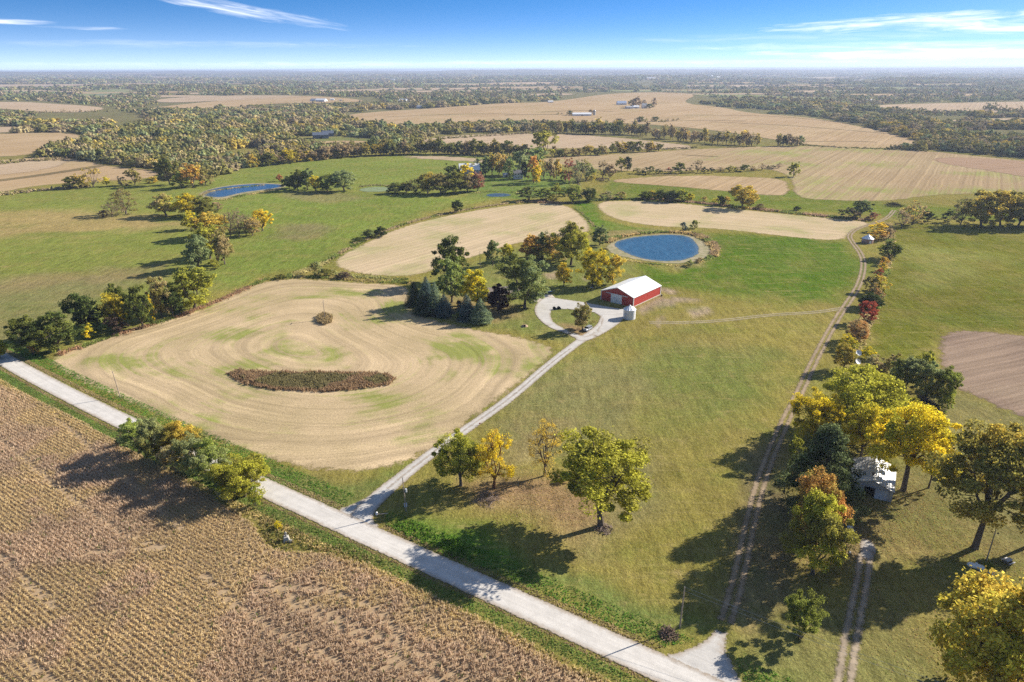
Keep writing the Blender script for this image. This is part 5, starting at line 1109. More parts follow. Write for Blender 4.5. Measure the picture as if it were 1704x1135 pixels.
q = fill([(430, 862), (452, 858), (500, 885), (560, 905), (640, 935), (600, 935), (540, 917), (470, 915), (438, 900)], 2.5)
blades('rough_grass', 'rough yellowish grass and weeds round the concrete marker', q, .6, .4, np.where(rng.random((len(q), 1)) < .5, np.array([[.36, .29, .13]]), np.array([[.20, .21, .06]])) * (.7 + .5 * rng.random((len(q), 1))), 2, .35)
q = fill([(640, 872), (690, 868), (760, 895), (790, 930), (760, 935), (690, 900)], 3); blades('ditch_grass', 'bright green rank grass in the ditch by the junction', q, .5, .35, np.array([[.13, .24, .03]]) * (.6 + .7 * rng.random((len(q), 1))), 2, .35)

lf = []
for (cx, cy), R, n in (((1490, 830), 13, 3500), ((1352, 930), 9, 1800), ((905, 835), 12, 2600), ((1625, 930), 13, 1800), ((1655, 1110), 15, 2500), ((1440, 880), 9, 1500), ((1270, 900), 9, 900)):
    x, y = g(cx, cy); q = np.stack([x + rng.normal(size=n) * R * .6, y + rng.normal(size=n) * R * .6], 1); lf.append(q)
lf = np.vstack(lf); nn_ = unit(rng.normal(size=(len(lf), 3)) * .3 + np.array([0, 0, 1])); V = leaf_quads(np.stack([lf[:, 0], lf[:, 1], .06 + .05 * rng.random(len(lf))], 1), nn_, np.full(len(lf), .26), .7)
pc_ = np.array([(.50, .34, .14), (.58, .42, .12), (.42, .27, .14), (.48, .36, .22)])[rng.integers(4, size=len(lf))] * (.7 + .5 * rng.random((len(lf), 1)))
tag(link('fallen_leaves', quadmesh('fallen_leaves', V, 4, col=pc_), MG), 'tan and golden fallen leaves lying under the near trees', kind='stuff')

# ------------------------------------------------------------------ buildings
def frame(name, label, cat, x, y, rz=0, group=None, kind=None):
    o = empty(name, (x, y, float(hgt(x, y))), rz); tag(o, label, cat, group); return o
def gable(root, L, Wd, eave, ridge, wm, rm, over=.35, t=.12, base=-.3):
    # ridge along local x
    h = Wd / 2; m = MB(); m.poly([(-L / 2, -h, base), (L / 2, -h, base), (L / 2, h, base), (-L / 2, h, base), (-L / 2, -h, eave), (L / 2, -h, eave), (L / 2, h, eave), (-L / 2, h, eave), (-L / 2, 0, ridge), (L / 2, 0, ridge)],
           [(0, 1, 5, 4), (2, 3, 7, 6), (1, 2, 6, 9, 5), (3, 0, 4, 8, 7)]); m.build('wall', wm, root)
    sl = (ridge - eave) / h; r = MB(); e = over; z0 = eave - sl * e + .03
    for s in (1, -1):
        r.poly([(-L / 2 - e, s * (h + e), z0), (L / 2 + e, s * (h + e), z0), (L / 2 + e, 0, ridge + .03), (-L / 2 - e, 0, ridge + .03), (-L / 2 - e, s * (h + e), z0 + t), (L / 2 + e, s * (h + e), z0 + t), (L / 2 + e, 0, ridge + .03 + t), (-L / 2 - e, 0, ridge + .03 + t)],
               [(0, 1, 2, 3), (4, 5, 6, 7), (0, 1, 5, 4), (1, 2, 6, 5), (0, 3, 7, 4)])
    return r.build('roof', rm, root)
def window(root, x, y, z, w_, h_, axis='x', out=.05, mat='white'):
    m = MB()
    if axis == 'x':
        m.box(x - out, y - w_ / 2, z, x + out, y + w_ / 2, z + h_); f = m.build('window', M[mat], root); MB().box(x - out - .02, y - w_ / 2 + .1, z + .1, x + out + .02, y + w_ / 2 - .1, z + h_ - .1).build('pane', M['glass'], f)
    else:
        m.box(x - w_ / 2, y - out, z, x + w_ / 2, y + out, z + h_); f = m.build('window', M[mat], root); MB().box(x - w_ / 2 + .1, y - out - .02, z + .1, x + w_ / 2 - .1, y + out + .02, z + h_ - .1).build('pane', M['glass'], f)
# red pole barn: gable end with sliding door faces local -x
FL, FR, BR = np.array(g(994.5, 504)), np.array(g(1053.5, 511.5)), np.array(g(1098.5, 490.5))
lv_ = BR - FR; Lb = np.hypot(*lv_); lv_ /= Lb; wv = np.array([lv_[1], -lv_[0]]); Wb = 17.3; FL = FR - wv * Wb; print('barn', Wb, Lb)
ctr_ = (FL + FR) / 2 + lv_ * Lb / 2
rb_ = frame('barn', 'red pole barn with white metal roof and white sliding door', 'barn', *ctr_, math.atan2(lv_[1], lv_[0]))
EV, RG = 4.5, 7.6
gable(rb_, Lb, Wb, EV, RG, M['red_wall'], M['white_roof'], .35)
x0 = -Lb / 2; hw = Wb / 2
MB().box(x0 - .16, -2.6, .05, x0 - .06, 3.3, 4.1).build('door', M['white'], rb_)
dr_ = [o for o in rb_.children if o.name.startswith('door')][0]
MB().box(x0 - .22, .1, 1.2, x0 - .165, .22, 1.7).build('handle', M['dark'], dr_); MB().box(x0 - .19, .18, .05, x0 - .165, .22, 4.0).build('seam', plain('grey_seam', (.4, .4, .4)), dr_)
MB().box(x0 - .24, -5.6, 4.12, x0 - .03, 6.2, 4.36).build('door_track', M['white'], rb_)
for sx in (-1, 1):
    for sy in (-1, 1): MB().box(sx * Lb / 2 - .16, sy * hw - .16, -.2, sx * Lb / 2 + .16, sy * hw + .16, EV - .05).build('corner_trim', M['white'], rb_)
for s in (-1, 1):
    MB().poly([(x0 - .08, s * hw, EV - .28), (x0 - .08, 0, RG - .28), (x0 - .08, 0, RG), (x0 - .08, s * hw, EV), (x0 - .04, s * hw, EV - .28), (x0 - .04, 0, RG - .28), (x0 - .04, 0, RG), (x0 - .04, s * hw, EV)], [(0, 1, 2, 3), (4, 5, 6, 7), (0, 1, 5, 4), (2, 3, 7, 6)]).build('gable_trim', M['white'], rb_)
    MB().box(-Lb / 2, s * (hw + .02), EV - .32, Lb / 2, s * (hw + .06), EV - .08).build('eave_trim', M['white'], rb_)
    MB().box(-Lb / 2, s * (hw + .02), -.1, Lb / 2, s * (hw + .07), .35).build('skirt_board', plain('skirt', (.60, .54, .48)), rb_)
# round corrugated bin
def bin_(root, r, h, top, wall, roof, n=28, band=0):
    m = MB(); m.tube([(0, 0, -.2), (0, 0, h)], [r, r], n); m.build('wall', wall, root)
    m = MB(); m.tube([(0, 0, h), (0, 0, h + .1), (0, 0, top), (0, 0, top + .25)], [r + .15, r + .12, .35, .3], n); rf = m.build('roof', roof, root)
    m = MB()
    for k in range(n // 2):
        a = 2 * math.pi * k / (n // 2); m.tube([(math.cos(a) * (r + .1), math.sin(a) * (r + .1), h + .14), (math.cos(a) * .38, math.sin(a) * .38, top + .03)], [.05, .03], 4)
    m.build('roof_rib', roof, rf); MB().tube([(0, 0, top + .2), (0, 0, top + .45)], [.38, .2], 12).build('cap', roof, rf)
bx_, by_ = g(1047, 529.5); bn = frame('grain_bin', 'white corrugated grain bin with cone roof by the barn corner', 'grain bin', bx_, by_, 3.6)
bin_(bn, 2.65, 4.1, 5.6, M['bin'], M['bin_roof']); MB().box(2.58, -.4, .4, 2.72, .4, 2.0).build('door', M['bin_roof'], bn)
m = MB(); [m.tube([(2.9, s, .2), (2.9, s, 4.2), (2.5, s, 4.4)], [.03] * 3, 5) for s in (.6, 1.0)]; [m.tube([(2.9, .6, z), (2.9, 1.0, z)], [.02] * 2, 4) for z in np.arange(.4, 4.1, .35)]; m.build('ladder', M['tin'], bn)
# old round bin at the bend of the lane
x, y = g(1443, 404); ob = frame('old_grain_bin', 'small rusty round bin with pale roof at the lane bend', 'grain bin', x, y)
bin_(ob, 3.3, 2.7, 4.9, ribbed('rusty_bin', (.42, .27, .21), 2, 3, .8, .2, .04, .2, dirt=(.5, .48, .46)), M['bin_roof'], 16); MB().box(-.5, -3.4, .2, .5, -3.26, 2.0).build('door', M['white'], ob)
# metal shed in the farmstead: open gable front
sc_ = frame('metal_shed', 'weathered tin shed with open door under the yellow tree', 'shed', *g(1450, 800), 0)
a_, b_ = np.array(g(1412, 818)), np.array(g(1483, 836)); v_ = (b_ - a_); Ws = np.hypot(*v_); v_ /= Ws; l_ = np.array([-v_[1], v_[0]]); Ls = 12.5; c_ = (a_ + b_) / 2 + l_ * Ls / 2
sc_.location = (c_[0], c_[1], 0); sc_.rotation_euler = (0, 0, math.atan2(l_[1], l_[0])); hs = Ws / 2; print('shed', Ws)
E1, R1 = 3.0, 4.9; rf = None
m = MB(); m.poly([(-Ls / 2, -hs, -.2), (Ls / 2, -hs, -.2), (Ls / 2, -hs, E1), (-Ls / 2, -hs, E1)], [(0, 1, 2, 3)]).poly([(-Ls / 2, hs, -.2), (Ls / 2, hs, -.2), (Ls / 2, hs, E1), (-Ls / 2, hs, E1)], [(0, 1, 2, 3)])
m.poly([(Ls / 2, -hs, -.2), (Ls / 2, hs, -.2), (Ls / 2, hs, E1), (Ls / 2, 0, R1), (Ls / 2, -hs, E1)], [(0, 1, 2, 3, 4)])
xf = -Ls / 2; m.poly([(xf, -hs, -.2), (xf, -.9, -.2), (xf, -.9, 2.8), (xf, -hs, 2.8)], [(0, 1, 2, 3)]).poly([(xf, 1.6, -.2), (xf, hs, -.2), (xf, hs, 2.8), (xf, 1.6, 2.8)], [(0, 1, 2, 3)]).poly([(xf, -hs, 2.8), (xf, hs, 2.8), (xf, hs, E1), (xf, 0, R1), (xf, -hs, E1)], [(0, 1, 2, 3, 4)])
m.build('wall', M['tin_wall'], sc_)
sl = (R1 - E1) / hs; e = .3; m = MB()
for s in (1, -1):
    zz = E1 - sl * e + .04; m.poly([(xf - e, s * (hs + e), zz), (-xf + e, s * (hs + e), zz), (-xf + e, 0, R1 + .04), (xf - e, 0, R1 + .04), (xf - e, s * (hs + e), zz + .08), (-xf + e, s * (hs + e), zz + .08), (-xf + e, 0, R1 + .12), (xf - e, 0, R1 + .12)], [(0, 1, 2, 3), (4, 5, 6, 7), (0, 1, 5, 4), (1, 2, 6, 5), (0, 3, 7, 4)])
rfo = m.build('roof', M['tin'], sc_); MB().tube([(xf + 2.5, .2, R1 - .1), (xf + 2.5, .2, R1 + .7)], [.28, .28], 10).build('chimney', plain('rusty_vent', (.10, .08, .07)), rfo)
MB().box(xf - .14, -hs + 1.2, .0, xf - .05, -.9, 2.85).build('sliding_door', ribbed('pale_tin', (.46, .49, .54), 1, 1.5, .5, .4, .03, .1), sc_)
MB().box(xf - .2, -hs + .4, 2.86, xf - .04, hs - .4, 3.0).build('door_track', M['tin_wall'], sc_)
# brown roofed house in the yard
hb = frame('house', 'low house with grey brown roof half hidden by yard trees', 'house', *g(839, 494), .22)
brick = plain('brown_brick', (.20, .11, .08), .9, .1, .2, 4); shing = plain('brown_shingle', (.27, .23, .20), .95, .1, .15, 3)
rf = gable(hb, 15, 9, 2.8, 5.0, brick, shing, .5)
for xx in (-5, -1.5, 2.5, 5.5): window(hb, xx, -4.5, 1.0, 1.4, 1.2, 'y')
MB().box(-.2, -4.58, 0, .8, -4.48, 2.1).build('door', M['white'], hb); MB().box(2, .3, 4.4, 2.8, 1.1, 6.0).build('chimney', brick, rf)
window(hb, -7.5, 0, 1.0, 1.4, 1.2, 'x'); window(hb, -7.5, 2.6, 1.0, 1.2, 1.2, 'x')
# white farmhouse, its barn and shed
wcl = ribbed('white_clapboard', (.78, .78, .75), 2, 4, .7, .2, .02, .05)
fh_ = frame('farmhouse', 'two storey white farmhouse among tall trees', 'farmhouse', *g(862, 297), .15)
rf = gable(fh_, 9, 7.5, 5.6, 8.2, wcl, plain('dark_shingle', (.16, .16, .17), .9), .4)
for xx in (-2.6, 0, 2.6):
    for zz in (1.0, 3.7): window(fh_, xx, -3.75, zz, 1.0, 1.5, 'y', mat='tin')
MB().box(-.5, .8, 7.4, .3, 1.6, 9.4).build('chimney', brick, rf)
x, y = g(781, 293); wb = frame('white_barn', 'grey barn with bright metal roof behind the grove', 'barn', x, y, .15)
gable(wb, 20, 15, 7.0, 12.5, plain('grey_barn_board', (.34, .36, .40), .9, .1, .15), M['white_roof'], .4); MB().box(-10.15, -2, 0, -10.02, 2, 3.8).build('door', M['dark'], wb); window(wb, -10, 0, 7, 1.2, 1.4, 'x')
x, y = g(842, 294); gs = frame('small_shed', 'little grey shed on the farmhouse lawn', 'shed', x, y, .2)
gable(gs, 6, 4.5, 2.2, 3.6, M['white'], plain('blue_grey_roof', (.30, .34, .42)), .3); MB().box(-1, -2.33, 0, 1, -2.24, 1.9).build('door', M['dark'], gs)
slate = plain('slate_metal', (.10, .12, .16), .5, .4, .08); slw = plain('slate_wall', (.16, .18, .21), .7, .3, .1); lgw = plain('light_gable', (.45, .48, .52), .6, .3, .1)
def fb(name, label, cat, px, py, L, Wd, ev, rg, rz, wm, rm, group=None, door=True):
    x, y = g(px, py); o = frame(name, label, cat, x, y, rz, group); gable(o, L, Wd, ev, rg, wm, rm, .4)
    if door: MB().box(-1.5, -Wd / 2 - .12, 0, 1.5, -Wd / 2 - .03, min(3, ev - .3)).build('door', M['dark'], o); MB().box(L / 2 + .03, -1.5, 0, L / 2 + .12, 1.5, min(3, ev - .3)).build('door', M['dark'], o)
    return o
fb('machine_shed', 'dark slate metal shed with pale gable end beyond the creek', 'shed', 534, 230, 24, 18, 5.5, 9, .25, slw, slate)
fb('machine_shed', 'second dark shed standing right behind the slate one', 'shed', 546, 226.5, 18, 14, 5, 8.5, .25, slw, slate)
fb('machine_shed', 'lone dark open shed right of the slate pair', 'shed', 612, 228, 17, 12, 4, 6.5, -.1, M['wood'], slate)
fb('poultry_house', 'long low white metal building in the tan fields', 'farm building', 968, 192.5, 42, 14, 3.6, 6.6, .02, M['white'], M['white_roof'])
fb('farm_shed', 'white gabled shed with blue roof left of the hilltop farm', 'shed', 1034, 174.5, 26, 16, 5, 10.5, .1, M['white'], plain('blue_roof', (.35, .42, .55), .5))
fb('farm_shed', 'low grey shed in front of the hilltop trees', 'shed', 1046, 181, 16, 10, 4, 6.5, .2, M['tin_wall'], M['tin']); fb('farm_shed', 'low white shed in front of the hilltop trees', 'shed', 1057, 180.5, 18, 12, 4.5, 7.5, .1, M['white'], M['white_roof'])
fb('farmhouse', 'white house at the right end of the hilltop farm', 'farmhouse', 1072, 180, 13, 11, 7, 12, .1, M['white'], M['tin'])
WR = M['white_roof']; WW = M['white']
for i, (px, py, L, lb) in enumerate([(524, 168.5, 30, 'left of two white sheds on the far left ridge'), (535, 169, 36, 'right of two white sheds on the far left ridge'), (553, 167, 14, 'small grey house beside the ridge sheds'), (567, 168, 9, 'tiny white house at the end of the ridge'),
        (664, 169, 16, 'small white shed left of a longer one in the far trees'), (672, 169, 32, 'longer white shed in the far trees'), (702, 180, 26, 'grey white shed at the top edge of the long tan field'), (711, 180, 14, 'white house at the top edge of the long tan field'),
        (833, 166, 14, 'little white house beyond the long tan field'), (79, 145, 34, 'white shed on the pale far strip at left'), (287, 144.5, 18, 'white house on the pale far strip'), (408, 138, 26, 'white house near the end of the far strip'), (652, 134, 60, 'distant white building among hazy woods'),
        (916, 171, 16, 'white roofed house left of the tan hill'), (866, 167, 12, 'white shed half hidden by far trees'), (1166, 147.5, 26, 'white house in the hazy woods above the right tan field'), (1428, 136, 60, 'distant white building in the right haze'), (1446, 169, 22, 'white building by the far right field'),
        (1083, 132, 90, 'long pale building far away at the centre'), (1196, 130, 70, 'pale cluster building on the far hillside'), (1180, 127.5, 80, 'second pale building on the far hillside'), (380, 139.5, 20, 'small grey house on the far strip'), (1300, 151, 20, 'white house by the far meadow')]):
    D = math.hypot(*g(px, py)); hh = 3.2 + L * .05
    fb('far_building', lb, 'building', px, py, L, L * .55, hh, hh + L * .13, (i % 5 - 2) * .3, WW, WR if i % 3 else M['tin'], None, D < 2600)
x, y = g(989, 192); si = frame('silo', 'pale upright silo beside the long white building', 'silo', x, y)
MB().tube([(0, 0, 0), (0, 0, 10)], [3, 3], 16).build('wall', M['concrete'], si); MB().tube([(0, 0, 10), (0, 0, 11.4), (0, 0, 12)], [3.05, 2, .3], 16).build('roof', M['tin'], si)
for bx, by, tp, ww, lb in [(948, 192, 184, 9, 'dark tree at the left end of the long white building'), (984, 191, 182, 8, 'tree between the long white building and its silo'), (1058, 180, 162.5, 17, 'big brown tree of the hilltop farm'), (1050, 178, 167, 9, 'small dark tree left of the big hilltop one'), (1088, 179, 163, 9, 'slim brown tree at the right end of the hilltop farm'), (1080, 181, 173, 12, 'low dark tree by the hilltop house'), (1071, 175, 166, 9, 'tree behind the hilltop house'), (1066, 203, 194, 13, 'dark tree in the open tan field'), (1031, 206, 197, 20, 'greyish clump in the open tan field'), (1090, 202, 194, 12, 'dark bush right of the lone field tree')]:
    tree((bx, by), tp, ww, 'round', 'dg' if 'dark' in lb else 'br', 'og' if 'dark' in lb else 'ta', lb, lod='far')

# ------------------------------------------------------------------ vehicles, poles and small things
def wheel(root, x, y, r, w_=.22, nm='wheel'):
    t = MB().tube([(x, y - w_ / 2, r), (x, y + w_ / 2, r)], [r, r], 16).build(nm, M['black'], root); MB().tube([(x, y - w_ / 2 - .01, r), (x, y + w_ / 2 + .01, r)], [r * .55] * 2, 12).build('rim', M['tin'], t)
def car(name, label, cat, px, py, rz, paint, kind='suv', group=None):
    x, y = g(px, py); o = frame(name, label, cat, x, y, rz, group)
    prof = {'suv': [(-2.35, .35), (-2.4, .95), (-2.3, 1.15), (-1.3, 1.22), (-.75, 1.72), (1.9, 1.78), (2.25, 1.15), (2.35, .95), (2.35, .35)], 'pickup': [(-2.7, .4), (-2.75, 1.0), (-2.6, 1.15), (-1.4, 1.2), (-.85, 1.8), (.55, 1.85), (.9, 1.25), (2.75, 1.2), (2.8, .4)]}[kind]
    n = len(prof); m = MB(); hw_ = .92
    ins = [(.0 if z < 1.3 else .17) for _, z in prof]
    V = [(x_, -hw_ + i_, z_) for (x_, z_), i_ in zip(prof, ins)] + [(x_, hw_ - i_, z_) for (x_, z_), i_ in zip(prof, ins)]
    Fc = [tuple(range(n)), tuple(range(2 * n - 1, n - 1, -1))] + [(i, (i + 1) % n, n + (i + 1) % n, n + i) for i in range(n)]
    m.poly(V, Fc).build('body', paint, o, .05)
    if kind == 'suv':
        wi = [(-1.22, 1.27), (-.78, 1.66), (1.7, 1.70), (1.98, 1.27)]
        wf = [(-1.31, 1.24), (-.79, 1.68)]; wb_ = [(1.93, 1.70), (2.22, 1.24)]
    else:
        wi = [(-1.3, 1.27), (-.88, 1.72), (.42, 1.76), (.68, 1.3)]; wf = [(-1.41, 1.23), (-.88, 1.76)]; wb_ = [(.58, 1.8), (.86, 1.3)]
    for s in (-1, 1):
        MB().poly([(a, s * (hw_ - (.0 if z < 1.3 else .13) + .012), z) for a, z in wi] + [(a, s * (hw_ - (.02 if z < 1.3 else .16)), z) for a, z in wi], [(0, 1, 2, 3), (0, 1, 5, 4), (1, 2, 6, 5), (2, 3, 7, 6), (3, 0, 4, 7)]).build('side_window', M['glass'], o)
        MB().box(-2.44, s * .78 - .16, .72, -2.36, s * .78 + .16, .92).build('headlight', M['white'], o); MB().box(prof[-2][0] - .04, s * .8 - .1, .8, prof[-2][0] + .04, s * .8 + .1, 1.05).build('taillight', plain('red_lamp', (.4, .02, .02), .3), o)
        wheel(o, -1.5, s * .84, .36); wheel(o, 1.45 if kind == 'suv' else 1.7, s * .84, .36)
    for (p0, p1), nm in ((wf, 'windscreen'), (wb_, 'rear_window')):
        d = -.03 if nm == 'windscreen' else .03
        MB().poly([(p0[0] + d, -.72, p0[1]), (p0[0] + d, .72, p0[1]), (p1[0] + d, .68, p1[1]), (p1[0] + d, -.68, p1[1]), (p0[0], -.72, p0[1] - .02), (p0[0], .72, p0[1] - .02), (p1[0], .68, p1[1] - .02), (p1[0], -.68, p1[1] - .02)], [(0, 1, 2, 3), (4, 5, 6, 7), (0, 1, 5, 4), (1, 2, 6, 5), (2, 3, 7, 6), (3, 0, 4, 7)]).build(nm, M['glass'], o)
    if kind == 'suv': [MB().box(-.6, s * .62 - .03, 1.76, 1.7, s * .62 + .03, 1.83).build('roof_rail', M['black'], o) for s in (-1, 1)]
    return o
silver = plain('silver_paint', (.30, .31, .33), .25, .6, .03); pw = plain('white_car_paint', (.75, .75, .75), .25, .6, .02)
ca_ = np.subtract(g(989, 541), g(966, 554)); car('parked_car', 'silver car parked beside the small tree in the drive loop', 'car', 978, 549.5, math.atan2(ca_[1], ca_[0]), silver)
car('pickup_truck', 'white pickup partly hidden under the big green tree', 'pickup', 886, 491.5, .35, pw, 'pickup')
# garden tractor and a dark green trailer by the right farmstead
x, y = g(1572, 796); gt = frame('farm_tractor', 'dark green tractor with yellow seat in the shade of the right tree', 'tractor', x, y, 2.2)
grn = plain('tractor_green', (.05, .13, .06), .4, .5, .05); yl = plain('tractor_yellow', (.75, .55, .03), .5)
MB().box(-1.9, -.35, .8, .1, .35, 1.45).build('hood', grn, gt, .06); MB().box(.1, -.25, .7, 1.2, .25, 1.05).build('frame', grn, gt, .04); MB().box(.35, -.25, 1.1, .85, .25, 1.5).build('seat', yl, gt, .05); MB().tube([(.15, 0, 1.3), (.0, 0, 1.7)], [.03, .03], 6).build('steering_column', M['black'], gt)
MB().tube([(-1.2, .2, 1.4), (-1.2, .2, 2.1)], [.05, .05], 6).build('exhaust', M['black'], gt)
for s in (-1, 1):
    wheel(gt, .75, s * .8, .75, .4); wheel(gt, -1.5, s * .6, .42, .22)
    MB().box(.1, s * .8 - .25, 1.5, 1.35, s * .8 + .25, 1.56).build('fender', grn, gt)
x, y = g(1590, 772); tr_ = frame('flat_trailer', 'grey flat trailer behind the dark green tractor', 'trailer', x, y, 2.4)
MB().box(-2.4, -1, .6, 2.4, 1, .72).build('deck', M['wood'], tr_); MB().tube([(-2.4, 0, .6), (-3.6, 0, .5)], [.06, .06], 6).build('drawbar', M['black'], tr_); MB().box(-2.4, -1, .72, -2.3, 1, 1.5).build('headboard', M['tin'], tr_); [wheel(tr_, .3, s * 1.12, .38, .2) for s in (-1, 1)]
def pole(name, label, px, py, h, arm=False, box=None, lean=0, wires=None, rz=0, r=.15):
    x, y = g(px, py); o = frame(name, label, 'utility pole', x, y, rz)
    MB().tube([(0, 0, -.3), (lean * .5, 0, h * .5), (lean, 0, h)], [r, r * .85, r * .65], 10).build('post', M['pole'], o)
    if arm:
        MB().box(lean - .07, -1.1, h - .7, lean + .07, 1.1, h - .56).build('crossarm', M['pole'], o)
        for s in (-1, 0, 1): MB().tube([(lean, s, h - .56), (lean, s, h - .36)], [.05, .04], 6).build('insulator', M['tin'], o)
    else: MB().tube([(lean, 0, h), (lean, 0, h + .22)], [.06, .04], 6).build('insulator', M['tin'], o)
    if box: MB().tube([(.32, 0, box), (.32, 0, box + .85)], [.24, .24], 12).build('transformer', plain('grey_can', (.5, .52, .54), .4), o)
    return (x + lean * math.cos(rz), y + lean * math.sin(rz), h)
pA = pole('utility_pole', 'utility pole with grey transformer at the driveway junction', 676, 851, 9.6, False, 5.6, -.3)
pB = pole('utility_pole', 'pale utility pole by the road near the farm lane', 1131, 1045, 9.9, False, None, .1, r=.17)
pC = pole('utility_pole', 'thin pole standing in the weed patch of the stubble', 541, 531, 8.5, True)
pD = pole('utility_pole', 'thin leaning pole at the edge of the stubble by the road', 200, 661, 9.3, False, None, -.5)
pE = pole('utility_pole', 'wooden pole behind the house with a small arm', 799, 446, 9.3, True, None, 0)
pF = pole('utility_pole', 'pale pole with lamp box by the propane tank', 1641, 934, 8.2, False, None, 0)
x, y = g(1641, 934); yb = frame('yard_lamp', 'small dark yard lamp fixed to the pale pole', 'lamp', x + .2, y, 0); MB().tube([(0, 0, 7.3), (.5, 0, 7.5)], [.03, .03], 6).build('bracket', M['tin'], yb); MB().tube([(.5, 0, 7.55), (.5, 0, 7.3)], [.12, .2], 10).build('lamp_head', M['dark'], yb)
def wire(a, b, label, sag=1.2, r=.022):
    a, b = Vector(a), Vector(b); pts_ = [a.lerp(b, t / 16) - Vector((0, 0, sag * 4 * (t / 16) * (1 - t / 16))) for t in range(17)]
    m = MB(); m.tube([tuple(p) for p in pts_], [r] * 17, 4); o = m.build('power_line', M['tin'], None); tag(o, label, 'wire')
eW = Vector(pB) + Vector((75, -42, -.5)); wire(pB, tuple(eW), 'upper thin wire running from the lane pole to the lower right'); wire((pB[0], pB[1], pB[2] - .9), tuple(eW - Vector((0, 0, 1.3))), 'lower thin wire running from the lane pole to the lower right')
# mailboxes on a plank
x, y = g(630, 862); mbx = frame('mailbox', 'white mailbox on a plank shelf at the junction', 'mailbox', x, y, .15)
[MB().box(s - .06, -.06, -.2, s + .06, .06, 1.05).build('leg', M['wood'], mbx) for s in (-.4, 1.1)]; MB().box(-.7, -.14, 1.05, 2.3, .14, 1.12).build('plank', M['pole'], mbx)
m = MB(); m.tube([(-.35, -.35, 1.36), (-.35, .35, 1.36)], [.26, .26], 12); m.build('box', M['white'], mbx); MB().box(-.08, -.1, 1.4, -.04, .0, 1.7).build('flag', plain('red_flag', (.5, .04, .03)), mbx)
x, y = g(675, 843); pd = frame('utility_box', 'small grey white box on the ground behind the pole', 'utility box', x, y, .2); MB().box(-.4, -.3, 0, .4, .3, .9).build('cabinet', M['tin_wall'], pd, .04); MB().box(-.36, -.33, .1, .36, -.305, .8).build('door', M['white'], pd)
# little red driveway marker
x, y = g(797, 708); rm_ = frame('marker_flag', 'small red marker flag beside the driveway', 'marker', x, y); MB().tube([(0, 0, 0), (0, 0, .9)], [.025, .025], 6).build('stake', M['white'], rm_); MB().box(0, -.01, .5, .5, .01, .9).build('flag', plain('orange_red', (.65, .10, .04)), rm_)
# concrete marker in the rough grass
x, y = g(477, 900); cm_ = frame('concrete_marker', 'pale concrete block with a narrow post in rough grass', 'marker', x, y, .3)
MB().poly([(-.75, -.75, -.2), (.75, -.75, -.2), (.75, .75, -.2), (-.75, .75, -.2), (-.5, -.5, 1.25), (.5, -.5, 1.25), (.5, .5, 1.25), (-.5, .5, 1.25)], [(0, 1, 2, 3), (4, 5, 6, 7), (0, 1, 5, 4), (1, 2, 6, 5), (2, 3, 7, 6), (3, 0, 4, 7)]).build('block', M['concrete'], cm_, .05)
MB().box(-.2, -.2, 1.25, .2, .2, 2.0).build('post', M['concrete'], cm_, .04); MB().tube([(0, -.1, 2.15), (0, .1, 2.15)], [.28, .28], 12).build('ring', M['concrete'], cm_); MB().tube([(.85, -.5, .25), (1.0, -.9, .25)], [.32, .32], 12).build('pipe', M['concrete'], cm_)
# white chairs, propane tank, table, dishes
def chair(px, py, rz, label):
    x, y = g(px, py); o = frame('lawn_chair', label, 'chair', x, y, rz, 'lawn chairs by the gravel pad')
    MB().box(-.3, -.3, .40, .3, .3, .46).build('seat', M['white'], o); MB().poly([(.26, -.3, .44), (.26, .3, .44), (.42, .3, 1.0), (.42, -.3, 1.0), (.3, -.3, .44), (.3, .3, .44), (.46, .3, 1.0), (.46, -.3, 1.0)], [(0, 1, 2, 3), (4, 5, 6, 7), (0, 1, 5, 4), (1, 2, 6, 5), (2, 3, 7, 6), (3, 0, 4, 7)]).build('backrest', M['white'], o)
    for a in (-.26, .26):
        for b in (-.26, .26): MB().box(a - .03, b - .03, 0, a + .03, b + .03, .40).build('leg', M['white'], o)
        MB().box(-.28, a - .03, .64, .34, a + .03, .69).build('armrest', M['white'], o)
chair(1412.5, 882.5, 1.6, 'left of two white lawn chairs above the grill'); chair(1416.5, 882, 1.5, 'right of two white lawn chairs above the grill'); chair(1413, 894.5, -1.6, 'left of two white lawn chairs below the grill'); chair(1417.5, 895.5, -1.5, 'right of two white lawn chairs below the grill')
x, y = g(1415, 888); gr_ = frame('grill', 'dark grill between the white lawn chairs', 'grill', x, y, .2); MB().tube([(0, 0, .62), (0, 0, .8), (0, 0, .98)], [.22, .36, .22], 14).build('bowl', M['black'], gr_)
for k in range(3): a = k * 2.09; MB().tube([(.15 * math.cos(a), .15 * math.sin(a), .65), (.34 * math.cos(a), .34 * math.sin(a), 0)], [.03, .03], 6).build('leg', M['black'], gr_)
MB().box(.36, -.25, .72, .95, .25, .76).build('side_table', M['white'], gr_)
x, y = g(1414, 919); st_ = frame('stone', 'small white stone in the leaves left of the gravel pad', 'stone', x, y); bm = bmesh.new(); bmesh.ops.create_icosphere(bm, subdivisions=2, radius=.35)
for v in bm.verts: v.co *= 1 + (rng.random() - .5) * .25; v.co.z *= .6
me = bpy.data.meshes.new('stone'); bm.to_mesh(me); bm.free(); link('rock', me, plain('pale_stone', (.6, .58, .54)), st_)
pa, pb = np.array(g(1607, 944)), np.array(g(1637, 952)); pc = (pa + pb) / 2; pr = frame('propane_tank', 'white propane tank lying beside the orange tree', 'propane tank', pc[0], pc[1], math.atan2(*(pb - pa)[::-1]))
